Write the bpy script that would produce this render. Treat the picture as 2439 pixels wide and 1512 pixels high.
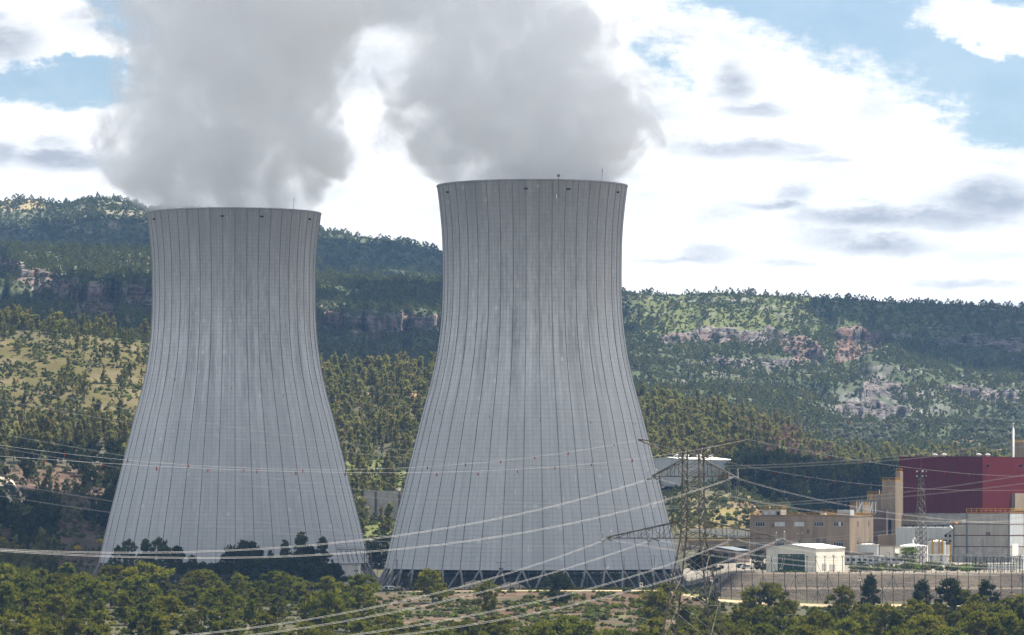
import bpy, bmesh, math, random
import numpy as np
from mathutils import Vector, Matrix
for o in list(bpy.data.objects): bpy.data.objects.remove(o)
S = bpy.context.scene
COL = S.collection
random.seed(7); RNG = np.random.default_rng(7)
PI = math.pi
# ---- survey of the view: level camera at (0,0,27); F = focal length in units of a 2438-wide frame
F, CX, CY, ZC = 10715.0, 1219.0, 1196.0, 27.0
def W(px, py, Y):                 # a sight line met at the distance Y
    return Vector(((px-CX)*Y/F, Y, ZC+(CY-py)*Y/F))
# ---------------------------------------------------------------- camera
cam = bpy.data.cameras.new('camera'); camo = bpy.data.objects.new('camera', cam); COL.objects.link(camo)
camo.location = (0,0,ZC); camo.rotation_euler = (PI/2,0,0)
cam.sensor_width = 36; cam.lens = 36*F/2438; cam.shift_y = (CY-756)/2438
cam.clip_start = 5; cam.clip_end = 30000
S.camera = camo
# ---------------------------------------------------------------- light
SUN_EL, SUN_AZ = math.radians(54), math.radians(44)      # azimuth to the right of the view direction
SUN = Vector((math.sin(SUN_AZ)*math.cos(SUN_EL), math.cos(SUN_AZ)*math.cos(SUN_EL), math.sin(SUN_EL)))
EXPOSURE = 1.5
SKY_STRENGTH = 0.05
sl = bpy.data.lights.new('sun','SUN'); sl.energy = 5.0; sl.angle = math.radians(0.5); sl.color = (1,0.95,0.87)
so = bpy.data.objects.new('sun', sl); COL.objects.link(so); so.rotation_euler = (-SUN).to_track_quat('-Z','Y').to_euler(); so.location = SUN*2000
S.view_settings.view_transform = 'Standard'; S.view_settings.look = 'None'
S.view_settings.exposure = EXPOSURE; S.view_settings.gamma = 1; S.view_settings.use_curve_mapping = False
S.render.engine = 'CYCLES'
cy = S.cycles
cy.max_bounces = 12; cy.diffuse_bounces = 3; cy.glossy_bounces = 2; cy.transmission_bounces = 3; cy.volume_bounces = 7; cy.transparent_max_bounces = 12
cy.use_denoising = True
try: cy.denoiser = 'OPENIMAGEDENOISE'
except Exception: pass
cy.volume_step_rate = 0.18; cy.volume_max_steps = 256
cy.sample_clamp_indirect = 6
# ---- node expression helper
class E:
    def __init__(s, nt, sock): s.nt, s.s = nt, sock
    def _m(s, op, *a):
        n = s.nt.nodes.new('ShaderNodeMath'); n.operation = op
        for i, v in enumerate((s,)+a):
            if isinstance(v, E): s.nt.links.new(v.s, n.inputs[i])
            else: n.inputs[i].default_value = v
        return E(s.nt, n.outputs[0])
    def __add__(s,o): return s._m('ADD',o)
    __radd__ = __add__
    def __mul__(s,o): return s._m('MULTIPLY',o)
    __rmul__ = __mul__
    def __sub__(s,o): return s._m('SUBTRACT',o)
    def __rsub__(s,o): return (s*-1.0)+o
    def __truediv__(s,o): return s._m('DIVIDE',o)
    def sqrt(s): return s._m('SQRT')
    def abs(s): return s._m('ABSOLUTE')
    def max(s,o): return s._m('MAXIMUM',o)
    def min(s,o): return s._m('MINIMUM',o)
    def pow(s,o): return s._m('POWER',o)
    def sin(s): return s._m('SINE')
    def frac(s): return s._m('FRACT')
    def floor(s): return s._m('FLOOR')
    def clamp(s): return s.max(0.0).min(1.0)
    def step(s,a,b):                # smooth step from a to b
        n = s.nt.nodes.new('ShaderNodeMapRange'); n.interpolation_type = 'SMOOTHSTEP'
        s.nt.links.new(s.s, n.inputs['Value']); n.inputs['From Min'].default_value = a; n.inputs['From Max'].default_value = b
        return E(s.nt, n.outputs['Result'])
def nd(nt, typ, **kw):
    n = nt.nodes.new(typ)
    for k, v in kw.items():
        if hasattr(n, k): setattr(n, k, v)
        else: n.inputs[k].default_value = v
    return n
def noise(nt, vec, scale, detail=4, rough=0.55, dist=0.0, dim='3D'):
    n = nt.nodes.new('ShaderNodeTexNoise'); n.noise_dimensions = dim
    n.inputs['Scale'].default_value = scale; n.inputs['Detail'].default_value = detail
    n.inputs['Roughness'].default_value = rough; n.inputs['Distortion'].default_value = dist
    if vec is not None: nt.links.new(vec, n.inputs['Vector'])
    return E(nt, n.outputs['Fac'])
def mixc(nt, fac, a, b, blend='MIX'):
    n = nt.nodes.new('ShaderNodeMix'); n.data_type = 'RGBA'; n.blend_type = blend
    for v, i in ((fac,0),(a,6),(b,7)):
        if isinstance(v, E): nt.links.new(v.s, n.inputs[i])
        elif hasattr(v,'links'): nt.links.new(v, n.inputs[i])
        elif i == 0: n.inputs[0].default_value = v
        else: n.inputs[i].default_value = (*v[:3],1)
    return n.outputs[2]
def comb(nt, x, y, z):
    n = nt.nodes.new('ShaderNodeCombineXYZ')
    for i, v in enumerate((x,y,z)):
        if isinstance(v, E): nt.links.new(v.s, n.inputs[i])
        else: n.inputs[i].default_value = v
    return n.outputs[0]
# ---------------------------------------------------------------- sky
def make_world():
    w = bpy.data.worlds.new('World'); S.world = w; w.use_nodes = True
    nt = w.node_tree; nt.nodes.clear()
    out = nt.nodes.new('ShaderNodeOutputWorld'); bg = nt.nodes.new('ShaderNodeBackground'); bg.inputs['Strength'].default_value = SKY_STRENGTH
    nt.links.new(bg.outputs[0], out.inputs[0])
    sky = nd(nt, 'ShaderNodeTexSky', sky_type='NISHITA', sun_disc=False, sun_elevation=SUN_EL, sun_rotation=SUN_AZ, air_density=1.0, dust_density=0.6, ozone_density=1.5)
    tc = nt.nodes.new('ShaderNodeTexCoord'); gen = tc.outputs['Generated']
    sp = nt.nodes.new('ShaderNodeSeparateXYZ'); nt.links.new(gen, sp.inputs[0])
    x, y, z = (E(nt, sp.outputs[i]) for i in range(3))
    az = x._m('ARCTAN2', y); el = z.max(-1.0).min(1.0)._m('ARCSINE')
    n1 = noise(nt, gen, 48, 10, 0.64); n2 = noise(nt, gen, 210, 8, 0.66); n4 = noise(nt, gen, 19, 9, 0.6)
    mp = nt.nodes.new('ShaderNodeMapping'); mp.inputs['Scale'].default_value = (1,1,3.0); nt.links.new(gen, mp.inputs[0])
    n3 = noise(nt, mp.outputs[0], 44, 9, 0.62); nl = noise(nt, mp.outputs[0], 5.0, 8, 0.55); n5 = noise(nt, mp.outputs[0], 110, 8, 0.62)
    u = az*F + CX + (n1-0.5)*190 + (n4-0.5)*160
    v = (el*-F) + CY + (n3-0.5)*150 + (n2-0.5)*40
    def ell(cx, cyy, rx, ry, rot=0.0):
        a, b = u-cx, v-cyy
        if rot:
            c, s = math.cos(rot), math.sin(rot); a, b = a*c+b*s, b*c-a*s
        return 1.0-((a/rx)*(a/rx)+(b/ry)*(b/ry)).sqrt()
    # blue openings
    blue = ((u-1640)*0.42+25-v)/130.0
    for e in ((2400,322,190,50,0.1),(150,200,230,60,-0.1),(300,50,120,50,0.5)):
        blue = blue.max(ell(*e)*1.1)
    blue = blue.max(ell(1600,150,150,60,0.7)*0.45-0.22)
    blue = blue.min(ell(2350,72,190,52,0.12)*-1.3).min(ell(70,45,160,80,0.3)*-1.3)
    outside = (nl-0.47)*3.0                                  # elsewhere the same broken cloud goes on
    inw = ((u-1219).abs()/1750.0).max((v-600).abs()/1000.0).step(0.95,1.5)
    b = blue*(1.0-inw)+outside*inw
    edge = b+(n2-0.5)*1.1+(n5-0.5)*1.1+(n1-0.5)*0.5
    cloud = 1.0-edge.step(-0.22,0.42)*(0.80+n1*0.35).min(1.0)
    # grey undersides
    g = None; u2 = az*F + CX + (n1-0.5)*110 + (n5-0.5)*60; v2 = (el*-F) + CY + (n3-0.5)*46 + (n5-0.5)*46
    def ell2(cx, cyy, rx, ry): a, b = u2-cx, v2-cyy; return 1.0-((a/rx)*(a/rx)+(b/ry)*(b/ry)).sqrt()
    for cx_, cy_, rx, ry, k in ((1770,360,190,26,.7),(1900,355,90,24,.6),(1745,205,70,55,.75),(1790,262,110,22,.85),(2075,255,75,48,.4),(1890,462,70,24,.6),(1850,494,95,14,.7),(2060,520,200,30,.85),(2345,478,180,66,1.0),(2260,520,240,34,.85),(1965,565,110,40,.6),(2100,588,190,28,.75),(1690,605,110,32,.5),(1620,622,150,9,.5),(1880,632,110,12,.4),(2300,680,200,14,.4),(2330,610,150,28,.35),(1950,382,170,12,.4),(160,385,150,32,1.0),(10,370,60,40,.6),(20,105,120,60,.8),(130,345,90,26,.5),(850,150,240,70,.5),(960,40,200,60,.6),(250,60,110,50,.4)):
        t = ell2(cx_,cy_,rx*1.15,ry*1.25).step(-0.1,0.85)*k
        g = t if g is None else g.max(t)
    g = g*(0.25+n5*0.9+n1*0.55)*(1.0-inw) + (nl-0.35)*1.3*inw*0.6 + ((n3-0.47).max(0.0)*1.9+(n1-0.5).max(0.0)*0.9)*(1.0-inw)
    g = g.clamp()
    K = CLOUD_K
    lit = mixc(nt, g, (K,K*0.995,K*0.98), (K*0.40,K*0.425,K*0.465))
    skyc = mixc(nt, 1.0, sky.outputs[0], SKY_TINT, 'MULTIPLY')
    thin = mixc(nt, 0.10, skyc, lit)
    col = mixc(nt, cloud, thin, lit)
    nt.links.new(col, bg.inputs['Color'])
    w.cycles.sampling_method = 'MANUAL'; w.cycles.sample_map_resolution = 1024
CLOUD_K = 9.0
SKY_TINT = (0.53,0.62,0.71)
HAZE = 2.7e-5
make_world()
# ================================================================ mesh and object helpers
class MB:
    def __init__(s): s.v, s.f, s.m, s.c = [], [], [], []
    def add(s, vs, fs, mi=0):
        o = len(s.v); s.v += [tuple(p) for p in vs]; s.f += [tuple(i+o for i in f) for f in fs]; s.m += [mi]*len(fs)
    def box(s, x0, y0, z0, x1, y1, z1, mi=0):
        s.add([(x0,y0,z0),(x1,y0,z0),(x1,y1,z0),(x0,y1,z0),(x0,y0,z1),(x1,y0,z1),(x1,y1,z1),(x0,y1,z1)],
              [(0,3,2,1),(4,5,6,7),(0,1,5,4),(1,2,6,5),(2,3,7,6),(3,0,4,7)], mi)
    def bar(s, p, q, w, h=None, mi=0, n=4):
        p, q = Vector(p), Vector(q); d = (q-p)
        if d.length < 1e-6: return
        d.normalize(); a = d.orthogonal() if abs(d.z) > .95 else d.cross(Vector((0,0,1)))
        a.normalize(); b = d.cross(a); h = h or w
        vs = []
        for c in (p, q):
            for k in range(n):
                t = 2*PI*(k+.5)/n; r = 0.7071 if n == 4 else .5
                vs.append(c+a*(w*r*math.cos(t))+b*(h*r*math.sin(t)))
        fs = [(k,(k+1)%n,n+(k+1)%n,n+k) for k in range(n)] + [tuple(range(n-1,-1,-1)), tuple(range(n,2*n))]
        s.add(vs, fs, mi)
    def tube(s, pts, rads, n=6, mi=0, cap=True):
        pts = [Vector(p) for p in pts]; o = len(s.v)
        if not hasattr(rads,'__len__'): rads = [rads]*len(pts)
        for i, p in enumerate(pts):
            d = (pts[min(i+1,len(pts)-1)]-pts[max(i-1,0)]).normalized()
            a = d.cross(Vector((0,0,1))) if abs(d.z) < .9 else d.cross(Vector((1,0,0)))
            a.normalize(); b = d.cross(a)
            for k in range(n):
                t = 2*PI*k/n; s.v.append(tuple(p+(a*math.cos(t)+b*math.sin(t))*rads[i]))
        for i in range(len(pts)-1):
            for k in range(n):
                s.f.append((o+i*n+k, o+i*n+(k+1)%n, o+(i+1)*n+(k+1)%n, o+(i+1)*n+k)); s.m.append(mi)
        if cap:
            s.f.append(tuple(o+k for k in range(n-1,-1,-1))); s.m.append(mi)
            e = o+(len(pts)-1)*n; s.f.append(tuple(e+k for k in range(n))); s.m.append(mi)
    def lathe(s, prof, n=32, mi=0, c=(0,0,0), cap=True):
        o = len(s.v)
        for r, z in prof:
            for k in range(n):
                t = 2*PI*k/n; s.v.append((c[0]+r*math.cos(t), c[1]+r*math.sin(t), c[2]+z))
        for i in range(len(prof)-1):
            for k in range(n):
                s.f.append((o+i*n+k, o+i*n+(k+1)%n, o+(i+1)*n+(k+1)%n, o+(i+1)*n+k)); s.m.append(mi)
        if cap:
            s.f.append(tuple(o+k for k in range(n-1,-1,-1))); s.m.append(mi)
            e = o+(len(prof)-1)*n; s.f.append(tuple(e+k for k in range(n))); s.m.append(mi)
    def mesh(s, name, mats, smooth=False):
        me = bpy.data.meshes.new(name); me.from_pydata(s.v, [], s.f)
        for m in (mats if isinstance(mats,(list,tuple)) else [mats]): me.materials.append(m)
        if any(s.m): me.polygons.foreach_set('material_index', s.m)
        if smooth: me.polygons.foreach_set('use_smooth', [True]*len(me.polygons))
        me.update(); return me
    def build(s, name, mats, parent=None, smooth=False):
        return link(name, s.mesh(name, mats, smooth), parent)
def link(name, me, parent=None, loc=None, rz=None):
    o = bpy.data.objects.new(name, me); COL.objects.link(o)
    if parent is not None: o.parent = parent
    if loc is not None: o.location = loc
    if rz is not None: o.rotation_euler = (0,0,rz)
    return o
def tag(o, label=None, cat=None, group=None, kind=None):
    for k, v in (('label',label),('category',cat),('group',group),('kind',kind)):
        if v: o[k] = v
    return o
def thing(name, label, cat, loc=(0,0,0), rz=0.0, group=None):
    o = bpy.data.objects.new(name, None); COL.objects.link(o); o.empty_display_size = .5
    o.location = loc; o.rotation_euler = (0,0,rz)
    return tag(o, label, cat, group)
def copy_thing(o, loc=None, rz=None, label=None, group=None, scale=None):
    c = o.copy(); COL.objects.link(c)
    if loc is not None: c.location = loc
    if rz is not None: c.rotation_euler = (0,0,rz)
    if scale is not None: c.scale = (scale,)*3 if not hasattr(scale,'__len__') else scale
    if label: c['label'] = label
    if group: c['group'] = group
    def rec(a, b):
        for ch in a.children:
            d = ch.copy(); COL.objects.link(d); d.parent = b; rec(ch, d)
    rec(o, c); return c
# ================================================================ materials
def mat(name, col, rough=.8, var=.12, scale=.6, metal=0.0, stretch=None, col2=None, bump=0.0, bscale=None, spec=.12):
    m = bpy.data.materials.new(name); m.use_nodes = True; nt = m.node_tree; b = nt.nodes['Principled BSDF']
    b.inputs['Roughness'].default_value = rough; b.inputs['Metallic'].default_value = metal; b.inputs['Specular IOR Level'].default_value = spec
    tc = nt.nodes.new('ShaderNodeTexCoord'); vec = tc.outputs['Object']
    if stretch:
        mp = nt.nodes.new('ShaderNodeMapping'); mp.inputs['Scale'].default_value = stretch; nt.links.new(vec, mp.inputs[0]); vec = mp.outputs[0]
    n = noise(nt, vec, scale, 5, .6); f = n.step(.3,.7)
    c2 = col2 or tuple(c*(1-2.2*var) for c in col); c1 = tuple(min(1,c*(1+var)) for c in col)
    nt.links.new(mixc(nt, f, c2, c1), b.inputs['Base Color'])
    if bump:
        bn = nt.nodes.new('ShaderNodeBump'); bn.inputs['Strength'].default_value = bump; bn.inputs['Distance'].default_value = .05
        n2 = noise(nt, tc.outputs['Object'], bscale or scale*6, 4, .6); nt.links.new(n2.s, bn.inputs['Height']); nt.links.new(bn.outputs[0], b.inputs['Normal'])
    return m
def mat_leaf(name, c1, c2, c3, trans=.25):       # c1..c2 per tree, c3 fresh tips by the face attribute
    m = bpy.data.materials.new(name); m.use_nodes = True; nt = m.node_tree; nt.nodes.clear()
    out = nt.nodes.new('ShaderNodeOutputMaterial')
    oi = nt.nodes.new('ShaderNodeObjectInfo'); at = nt.nodes.new('ShaderNodeAttribute'); at.attribute_name = 'tint'
    r = E(nt, oi.outputs['Random']); t = E(nt, at.outputs['Fac'])
    col = mixc(nt, r, c1, c2); col = mixc(nt, t, col, c3)
    hs = nt.nodes.new('ShaderNodeHueSaturation'); nt.links.new(col, hs.inputs['Color'])
    nt.links.new((((r*37.7).frac())*0.5+0.75).s, hs.inputs['Value'])
    nt.links.new((((r*91.3).frac())*0.03+0.485).s, hs.inputs['Hue'])
    d = nt.nodes.new('ShaderNodeBsdfDiffuse'); tr = nt.nodes.new('ShaderNodeBsdfTranslucent'); mx = nt.nodes.new('ShaderNodeMixShader')
    nt.links.new(hs.outputs[0], d.inputs[0]); nt.links.new(hs.outputs[0], tr.inputs[0]); mx.inputs[0].default_value = trans
    nt.links.new(d.outputs[0], mx.inputs[1]); nt.links.new(tr.outputs[0], mx.inputs[2]); nt.links.new(mx.outputs[0], out.inputs[0])
    return m
M = {}
M['bark'] = mat('bark', (.13,.10,.08), .9, .2, 3)
M['bark_pale'] = mat('bark_pale', (.20,.16,.13), .9, .2, 3)
M['pine'] = mat_leaf('pine_needles', (.046,.064,.010), (.082,.092,.012), (.165,.158,.018), .35)
M['pine_dark'] = mat_leaf('dark_needles', (.021,.030,.011), (.033,.042,.014), (.060,.066,.020), .15)
M['pine_far'] = mat_leaf('forest_needles', (.112,.120,.028), (.158,.152,.038), (.225,.205,.060), .4)
M['scrub'] = mat_leaf('scrub_leaves', (.055,.075,.028), (.09,.105,.035), (.13,.135,.045))
M['fresh'] = mat_leaf('fresh_leaves', (.08,.13,.02), (.12,.16,.025), (.16,.2,.03))
M['olive'] = mat_leaf('olive_leaves', (.12,.14,.09), (.17,.18,.12), (.2,.2,.14))
M['dead'] = mat_leaf('scorched_needles', (.16,.10,.06), (.22,.14,.09), (.26,.17,.11))
M['broom'] = mat_leaf('broom_flowers', (.45,.30,.01), (.55,.36,.01), (.6,.42,.03))
M['galv'] = mat('galvanised_steel', (.17,.155,.13), .65, .18, 1.2, .2, col2=(.055,.042,.03))
M['wire'] = mat('aluminium_wire', (.42,.405,.38), .55, .05, 1, .2)
M['wire_dim'] = mat('thin_earth_wire', (.28,.28,.28), .55, .05, 1, .2)
M['orange'] = mat('orange_plastic', (.26,.04,.010), .7, .1, 3)
M['insul'] = mat('insulator_glass', (.30,.31,.31), .3, .1, 3)
M['fence_green'] = mat('fence_green_paint', (.03,.045,.04), .6, .15, 2)
M['razor'] = mat('razor_wire', (.20,.20,.20), .4, .2, 6, .5)
M['concrete'] = mat('concrete', (.36,.34,.31), .9, .12, .5, bump=.3)
M['tan'] = mat('tan_concrete', (.27,.205,.14), .9, .10, .35, stretch=(1,1,.25), bump=.2)
M['tan_dark'] = mat('brown_concrete', (.13,.095,.08), .9, .12, .35, stretch=(1,1,.25))
M['red'] = mat('red_cladding', (.098,.0026,.0016), .8, .06, .5, stretch=(3,3,.1), spec=.04)
M['red_trim'] = mat('red_trim', (.085,.005,.008), .8, .1, 1, spec=.04)
M['clad'] = mat('grey_cladding', (.33,.32,.28), .5, .07, .4, stretch=(2,2,.2))
M['clad_pale'] = mat('pale_cladding', (.45,.47,.46), .5, .06, .4, stretch=(2,2,.2))
M['white'] = mat('white_paint', (.74,.72,.66), .6, .05, .3)
M['cream'] = mat('cream_paint', (.70,.66,.55), .7, .05, .25, stretch=(1,1,.4))
M['steelgrey'] = mat('grey_tank_paint', (.48,.49,.48), .5, .06, .4)
M['yellow'] = mat('yellow_paint', (.50,.27,.02), .6, .15, 1.5)
M['greendoor'] = mat('green_shutter', (.02,.055,.025), .55, .12, .8)
M['glass_dark'] = mat('dark_glass', (.015,.017,.02), .15, .2, .8, spec=.5)
M['glass_pale'] = mat('pale_blind', (.50,.52,.52), .3, .1, .8)
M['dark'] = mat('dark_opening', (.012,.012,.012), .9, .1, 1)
M['roof_blue'] = mat('grey_roof_sheet', (.13,.145,.16), .7, .1, .6)
M['tyre'] = mat('tyre_rubber', (.02,.02,.02), .9, .1, 1)
M['gravel_heap'] = mat('gravel_heap', (.30,.25,.19), .95, .2, 2.5, bump=.6)
# ================================================================ terrain
def _hash(ix, iy, seed):
    n = (ix.astype(np.int64)*374761393 + iy.astype(np.int64)*668265263 + seed*1442695041) & 0x7fffffff
    n = ((n ^ (n >> 13))*1274126177) & 0x7fffffff
    n = n ^ (n >> 16)
    return (n & 0xffff)/65535.0
def vnoise(x, y, seed=0):
    ix, iy = np.floor(x), np.floor(y); fx, fy = x-ix, y-iy
    fx = fx*fx*(3-2*fx); fy = fy*fy*(3-2*fy); ix = ix.astype(np.int64); iy = iy.astype(np.int64)
    a = _hash(ix,iy,seed); b = _hash(ix+1,iy,seed); c = _hash(ix,iy+1,seed); d = _hash(ix+1,iy+1,seed)
    return (a*(1-fx)+b*fx)*(1-fy)+(c*(1-fx)+d*fx)*fy
def fbm(x, y, seed=0, oct=5, gain=.5):
    s, a, t = 0, 1, 0
    for k in range(oct):
        s = s+a*vnoise(x*2**k+17.3*k, y*2**k+5.1*k, seed+k); t += a; a *= gain
    return s/t
def sstep(a, b, x):
    t = np.clip((x-a)/(b-a), 0, 1); return t*t*(3-2*t)
def pchip(xk, yk, x):            # monotone cubic; yk (n,) or (n,m)
    xk = np.asarray(xk,float); yk = np.asarray(yk,float); one = yk.ndim == 1
    if one: yk = yk[:,None]
    h = np.diff(xk)[:,None]; d = np.diff(yk,axis=0)/h
    m = np.zeros_like(yk); w1 = 2*h[1:]+h[:-1]; w2 = h[1:]+2*h[:-1]
    ok = d[1:]*d[:-1] > 0
    with np.errstate(divide='ignore',invalid='ignore'):
        hm = (w1+w2)/(w1/d[:-1]+w2/d[1:])
    m[1:-1] = np.where(ok, hm, 0); m[0] = d[0]; m[-1] = d[-1]
    x = np.clip(np.asarray(x,float), xk[0], xk[-1]); i = np.clip(np.searchsorted(xk, x)-1, 0, len(xk)-2)
    t = ((x-xk[i])/h[i,0])[:,None]; hh = h[i]
    r = (2*t**3-3*t**2+1)*yk[i]+(t**3-2*t**2+t)*hh*m[i]+(-2*t**3+3*t**2)*yk[i+1]+(t**3-t**2)*hh*m[i+1]
    return r[:,0] if one else r
DX = 4.5; PX = np.arange(-520, 2960, DX)
def line(*kv):                    # knots (px, value) -> value per column
    k = np.array(kv, float); return pchip(k[:,0], k[:,1], PX)
def zline(Y, *kv): return Y, CY-(line(*kv)-ZC)*F/Y       # given as heights
def pline(Y, *kv): return Y, line(*kv)                   # given as sight lines
ROWS = [
 zline(480, (-520,-26),(2960,-26)),
 zline(660, (-520,-20),(800,-18),(1650,-16),(2960,-17)),
 zline(850, (-520,-9),(700,-10),(1000,-12),(1700,-14),(2960,-14)),
 zline(960, (-520,-4),(700,-5),(1000,-8),(1700,-10),(2960,-11)),
 zline(1080,(-520,-1),(600,-1.5),(950,-4),(1500,-5),(2000,-7),(2960,-7)),
 zline(1180,(-520,0),(600,-.5),(950,-1.5),(1500,-2.2),(2000,-5),(2960,-5)),
 zline(1240,(-520,.5),(600,0),(1000,.6),(1500,.6),(1690,-1.5),(2000,-3.2),(2960,-3)),
 zline(1275,(-520,.5),(600,0),(1000,2),(1560,2),(1690,-.5),(2000,-2.2),(2960,-2)),
 zline(1300,(-520,.5),(600,0),(1000,1.4),(1560,1.6),(1690,0),(1760,.5),(2000,0),(2960,0)),
 zline(1345,(-520,.5),(600,0),(1500,.3),(1640,1),(1700,3),(1760,5.6),(2960,5.8)),
 zline(1480,(-520,1),(600,0),(1560,.3),(1640,3),(1760,6),(2960,6)),
 zline(1620,(-520,8),(0,7),(240,4),(400,1),(600,0),(1560,1),(1700,6),(2960,6)),
 pline(1720,(-520,1225),(0,1245),(240,1265),(350,1290),(770,1300),(1030,1300),(1500,1298),(1650,1270),(1850,1290),(2150,1330),(2960,1330)),
 pline(1820,(-520,1160),(0,1180),(240,1200),(350,1220),(770,1232),(1030,1232),(1500,1225),(1650,1190),(1750,1180),(1850,1215),(1950,1235),(2150,1290),(2960,1320)),
 pline(1920,(-520,1095),(0,1120),(350,1150),(770,1170),(1030,1165),(1500,1160),(1650,1140),(1850,1175),(1950,1200),(2150,1245),(2960,1280)),
 pline(2030,(-520,1010),(0,1040),(350,1070),(770,1092),(1030,1085),(1530,1105),(1700,1105),(1850,1135),(1950,1165),(2150,1195),(2960,1230)),
 pline(2200,(-520,860),(0,895),(350,930),(770,985),(1030,980),(1530,1035),(1700,1055),(1850,1085),(1950,1128),(2150,1155),(2438,1165),(2960,1175)),
 pline(2400,(-520,735),(0,778),(100,786),(240,800),(350,814),(770,906),(1030,907),(1530,985),(1700,1012),(1850,1048),(1960,1098),(2150,1122),(2438,1132),(2960,1140)),
 pline(2560,(-520,775),(0,812),(350,838),(770,925),(1030,928),(1530,1000),(1700,1025),(1850,1050),(1960,1088),(2150,1098),(2438,1108),(2960,1110)),
 pline(2750,(-520,770),(0,790),(350,800),(770,900),(1030,910),(1530,968),(1700,985),(1850,1010),(1960,1045),(2150,1062),(2438,1075),(2960,1080)),
 pline(3000,(-520,740),(0,748),(350,764),(770,858),(1030,868),(1530,930),(1700,948),(1850,972),(1960,1000),(2150,1022),(2438,1035),(2960,1040)),
 pline(3250,(-520,695),(0,704),(350,724),(770,805),(1030,815),(1530,888),(1700,898),(1850,918),(2000,955),(2150,968),(2438,985),(2960,990)),
 pline(3500,(-520,640),(0,650),(350,668),(770,742),(1030,752),(1530,832),(1700,838),(1850,850),(2150,888),(2438,920),(2960,930)),
 pline(3800,(-520,600),(0,612),(350,625),(770,694),(1030,703),(1530,768),(1850,775),(2150,800),(2438,828),(2960,840)),
 pline(4050,(-520,578),(0,585),(100,590),(200,595),(350,599),(770,659),(900,662),(1030,670),(1500,704),(1600,705),(1700,702),(1800,706),(1900,710),(2000,715),(2150,725),(2250,730),(2438,736),(2960,750)),
 pline(4350,(-520,610),(350,625),(770,690),(1030,700),(1500,730),(2960,770)),
 pline(4700,(-520,585),(0,592),(350,600),(770,650),(900,668),(1030,690),(1500,738),(2960,790)),
 pline(5050,(-520,535),(0,540),(200,532),(350,552),(770,608),(1030,642),(1500,735),(2960,795)),
 pline(5500,(-520,470),(0,480),(60,475),(95,480),(150,487),(200,475),(270,477),(350,496),(500,515),(770,555),(900,571),(1030,596),(1300,665),(1500,742),(2960,800)),
 pline(5900,(-520,505),(0,515),(350,530),(770,590),(1030,630),(1500,770),(2960,830)),
 zline(7500,(-520,80),(2960,40)),
]
YK = np.array([r[0] for r in ROWS]); PYK = np.array([r[1] for r in ROWS])
YS = np.concatenate([np.arange(480,1220,8.0), np.arange(1220,1360,4.0), np.arange(1360,1640,8.0), np.arange(1640,2480,8.0), np.arange(2480,4100,9.0), np.arange(4100,5920,18.0), np.arange(5950,7501,150.0)])
ZK = ZC+(CY-PYK)*YK[:,None]/F
Zg = pchip(YK, ZK, YS)
Pg, Yg = np.meshgrid(PX, YS); Xg = (Pg-CX)*Yg/F
amp = np.interp(YS, [480,1150,1240,1340,1620,1700,2100,2330,2400,2700,3300,3900,4050,4600,5200,5500,7500],[2,1,.5,.15,.2,1.0,5,3,2,5,10,5,2,6,12,4,4])[:,None]
Zg = Zg + amp*2*(fbm(Xg/60,Yg/60,3,5)-.5)
# gullies running down the hillsides
gul = np.interp(YS, [480,1700,1900,2200,2400,2700,3100,3600,4050,4700,5100,5500,7500],[0,0,2,4,1,3,14,12,0,6,22,2,0])[:,None]
wv = fbm(Xg/190+fbm(Xg/300,Yg/300,31,3)*2.2, Yg/900, 11, 4)
Zg = Zg - gul*(1-np.abs(wv*2-1)*2.2)
PYg = CY-(Zg-ZC)*F/Yg
# ---- rock bands: where a crag line runs, the slope stands up into a cliff
ROCK = np.zeros_like(Zg); YC = Yg.copy(); OR = np.zeros_like(Zg)
def crag(x0, x1, tops, bots, seed=0, strength=1.0, orange=.4, dY=0.8):
    top = np.interp(PX, [t[0] for t in tops], [t[1] for t in tops])+(fbm(PX/40,PX*0,seed,4)-.5)*26
    bot = np.interp(PX, [t[0] for t in bots], [t[1] for t in bots])+(fbm(PX/50,PX*0+9,seed,4)-.5)*22
    wx = sstep(x0,x0+25,PX)*(1-sstep(x1-25,x1,PX)); wx = wx*sstep(.2,.42,fbm(PX/45,PX*0+3,seed+5,3)+.25*strength)
    h = np.maximum(bot-top,4)
    t = (PYg-top)/h                                   # 0 at the top, 1 at the foot
    inb = sstep(-.12,.05,t)*(1-sstep(.95,1.25,t))*wx*(Yg>2500)*(Yg<4400)
    # move the face forward/back: flatten the distance within the band
    for j in range(len(PX)):
        if wx[j] < .05: continue
        idx = np.where((t[:,j]>0)&(t[:,j]<1)&(YS>2500)&(YS<4300))[0]
        if len(idx) < 3: continue
        a, b = YS[idx[0]], YS[idx[-1]]; span = (b-a)*dY*wx[j]
        sh = np.interp(YS, [a-420,a,b,b+260],[0,span*.62,-span*.38,0])
        ok = (YS>2480)&(YS<4320)
        YC[ok,j] = np.maximum(YC[ok,j]+sh[ok],2480)
    ROCK[:] = np.maximum(ROCK, inb)
    OR[:] = np.maximum(OR, inb*orange)
crag(-520,300,[(-520,585),(0,607),(60,628),(130,645),(200,690),(300,720)],[(-520,640),(0,650),(60,668),(130,690),(200,735),(300,760)],1,1.2,.8)
crag(170,420,[(170,668),(260,672),(360,690)],[(170,700),(260,705),(360,735)],2,.6,.5)
crag(745,1060,[(745,735),(800,742),(880,755),(1060,745)],[(745,765),(800,785),(880,800),(1060,775)],3,.9,.7)
crag(1560,1860,[(1560,800),(1700,785),(1830,782),(1860,790)],[(1560,812),(1700,815),(1830,815),(1860,835)],4,1.2,.45)
crag(1840,1975,[(1815,775),(1860,782),(1900,800),(1975,828)],[(1815,805),(1860,835),(1900,848),(1975,860)],5,2,.75)
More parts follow.
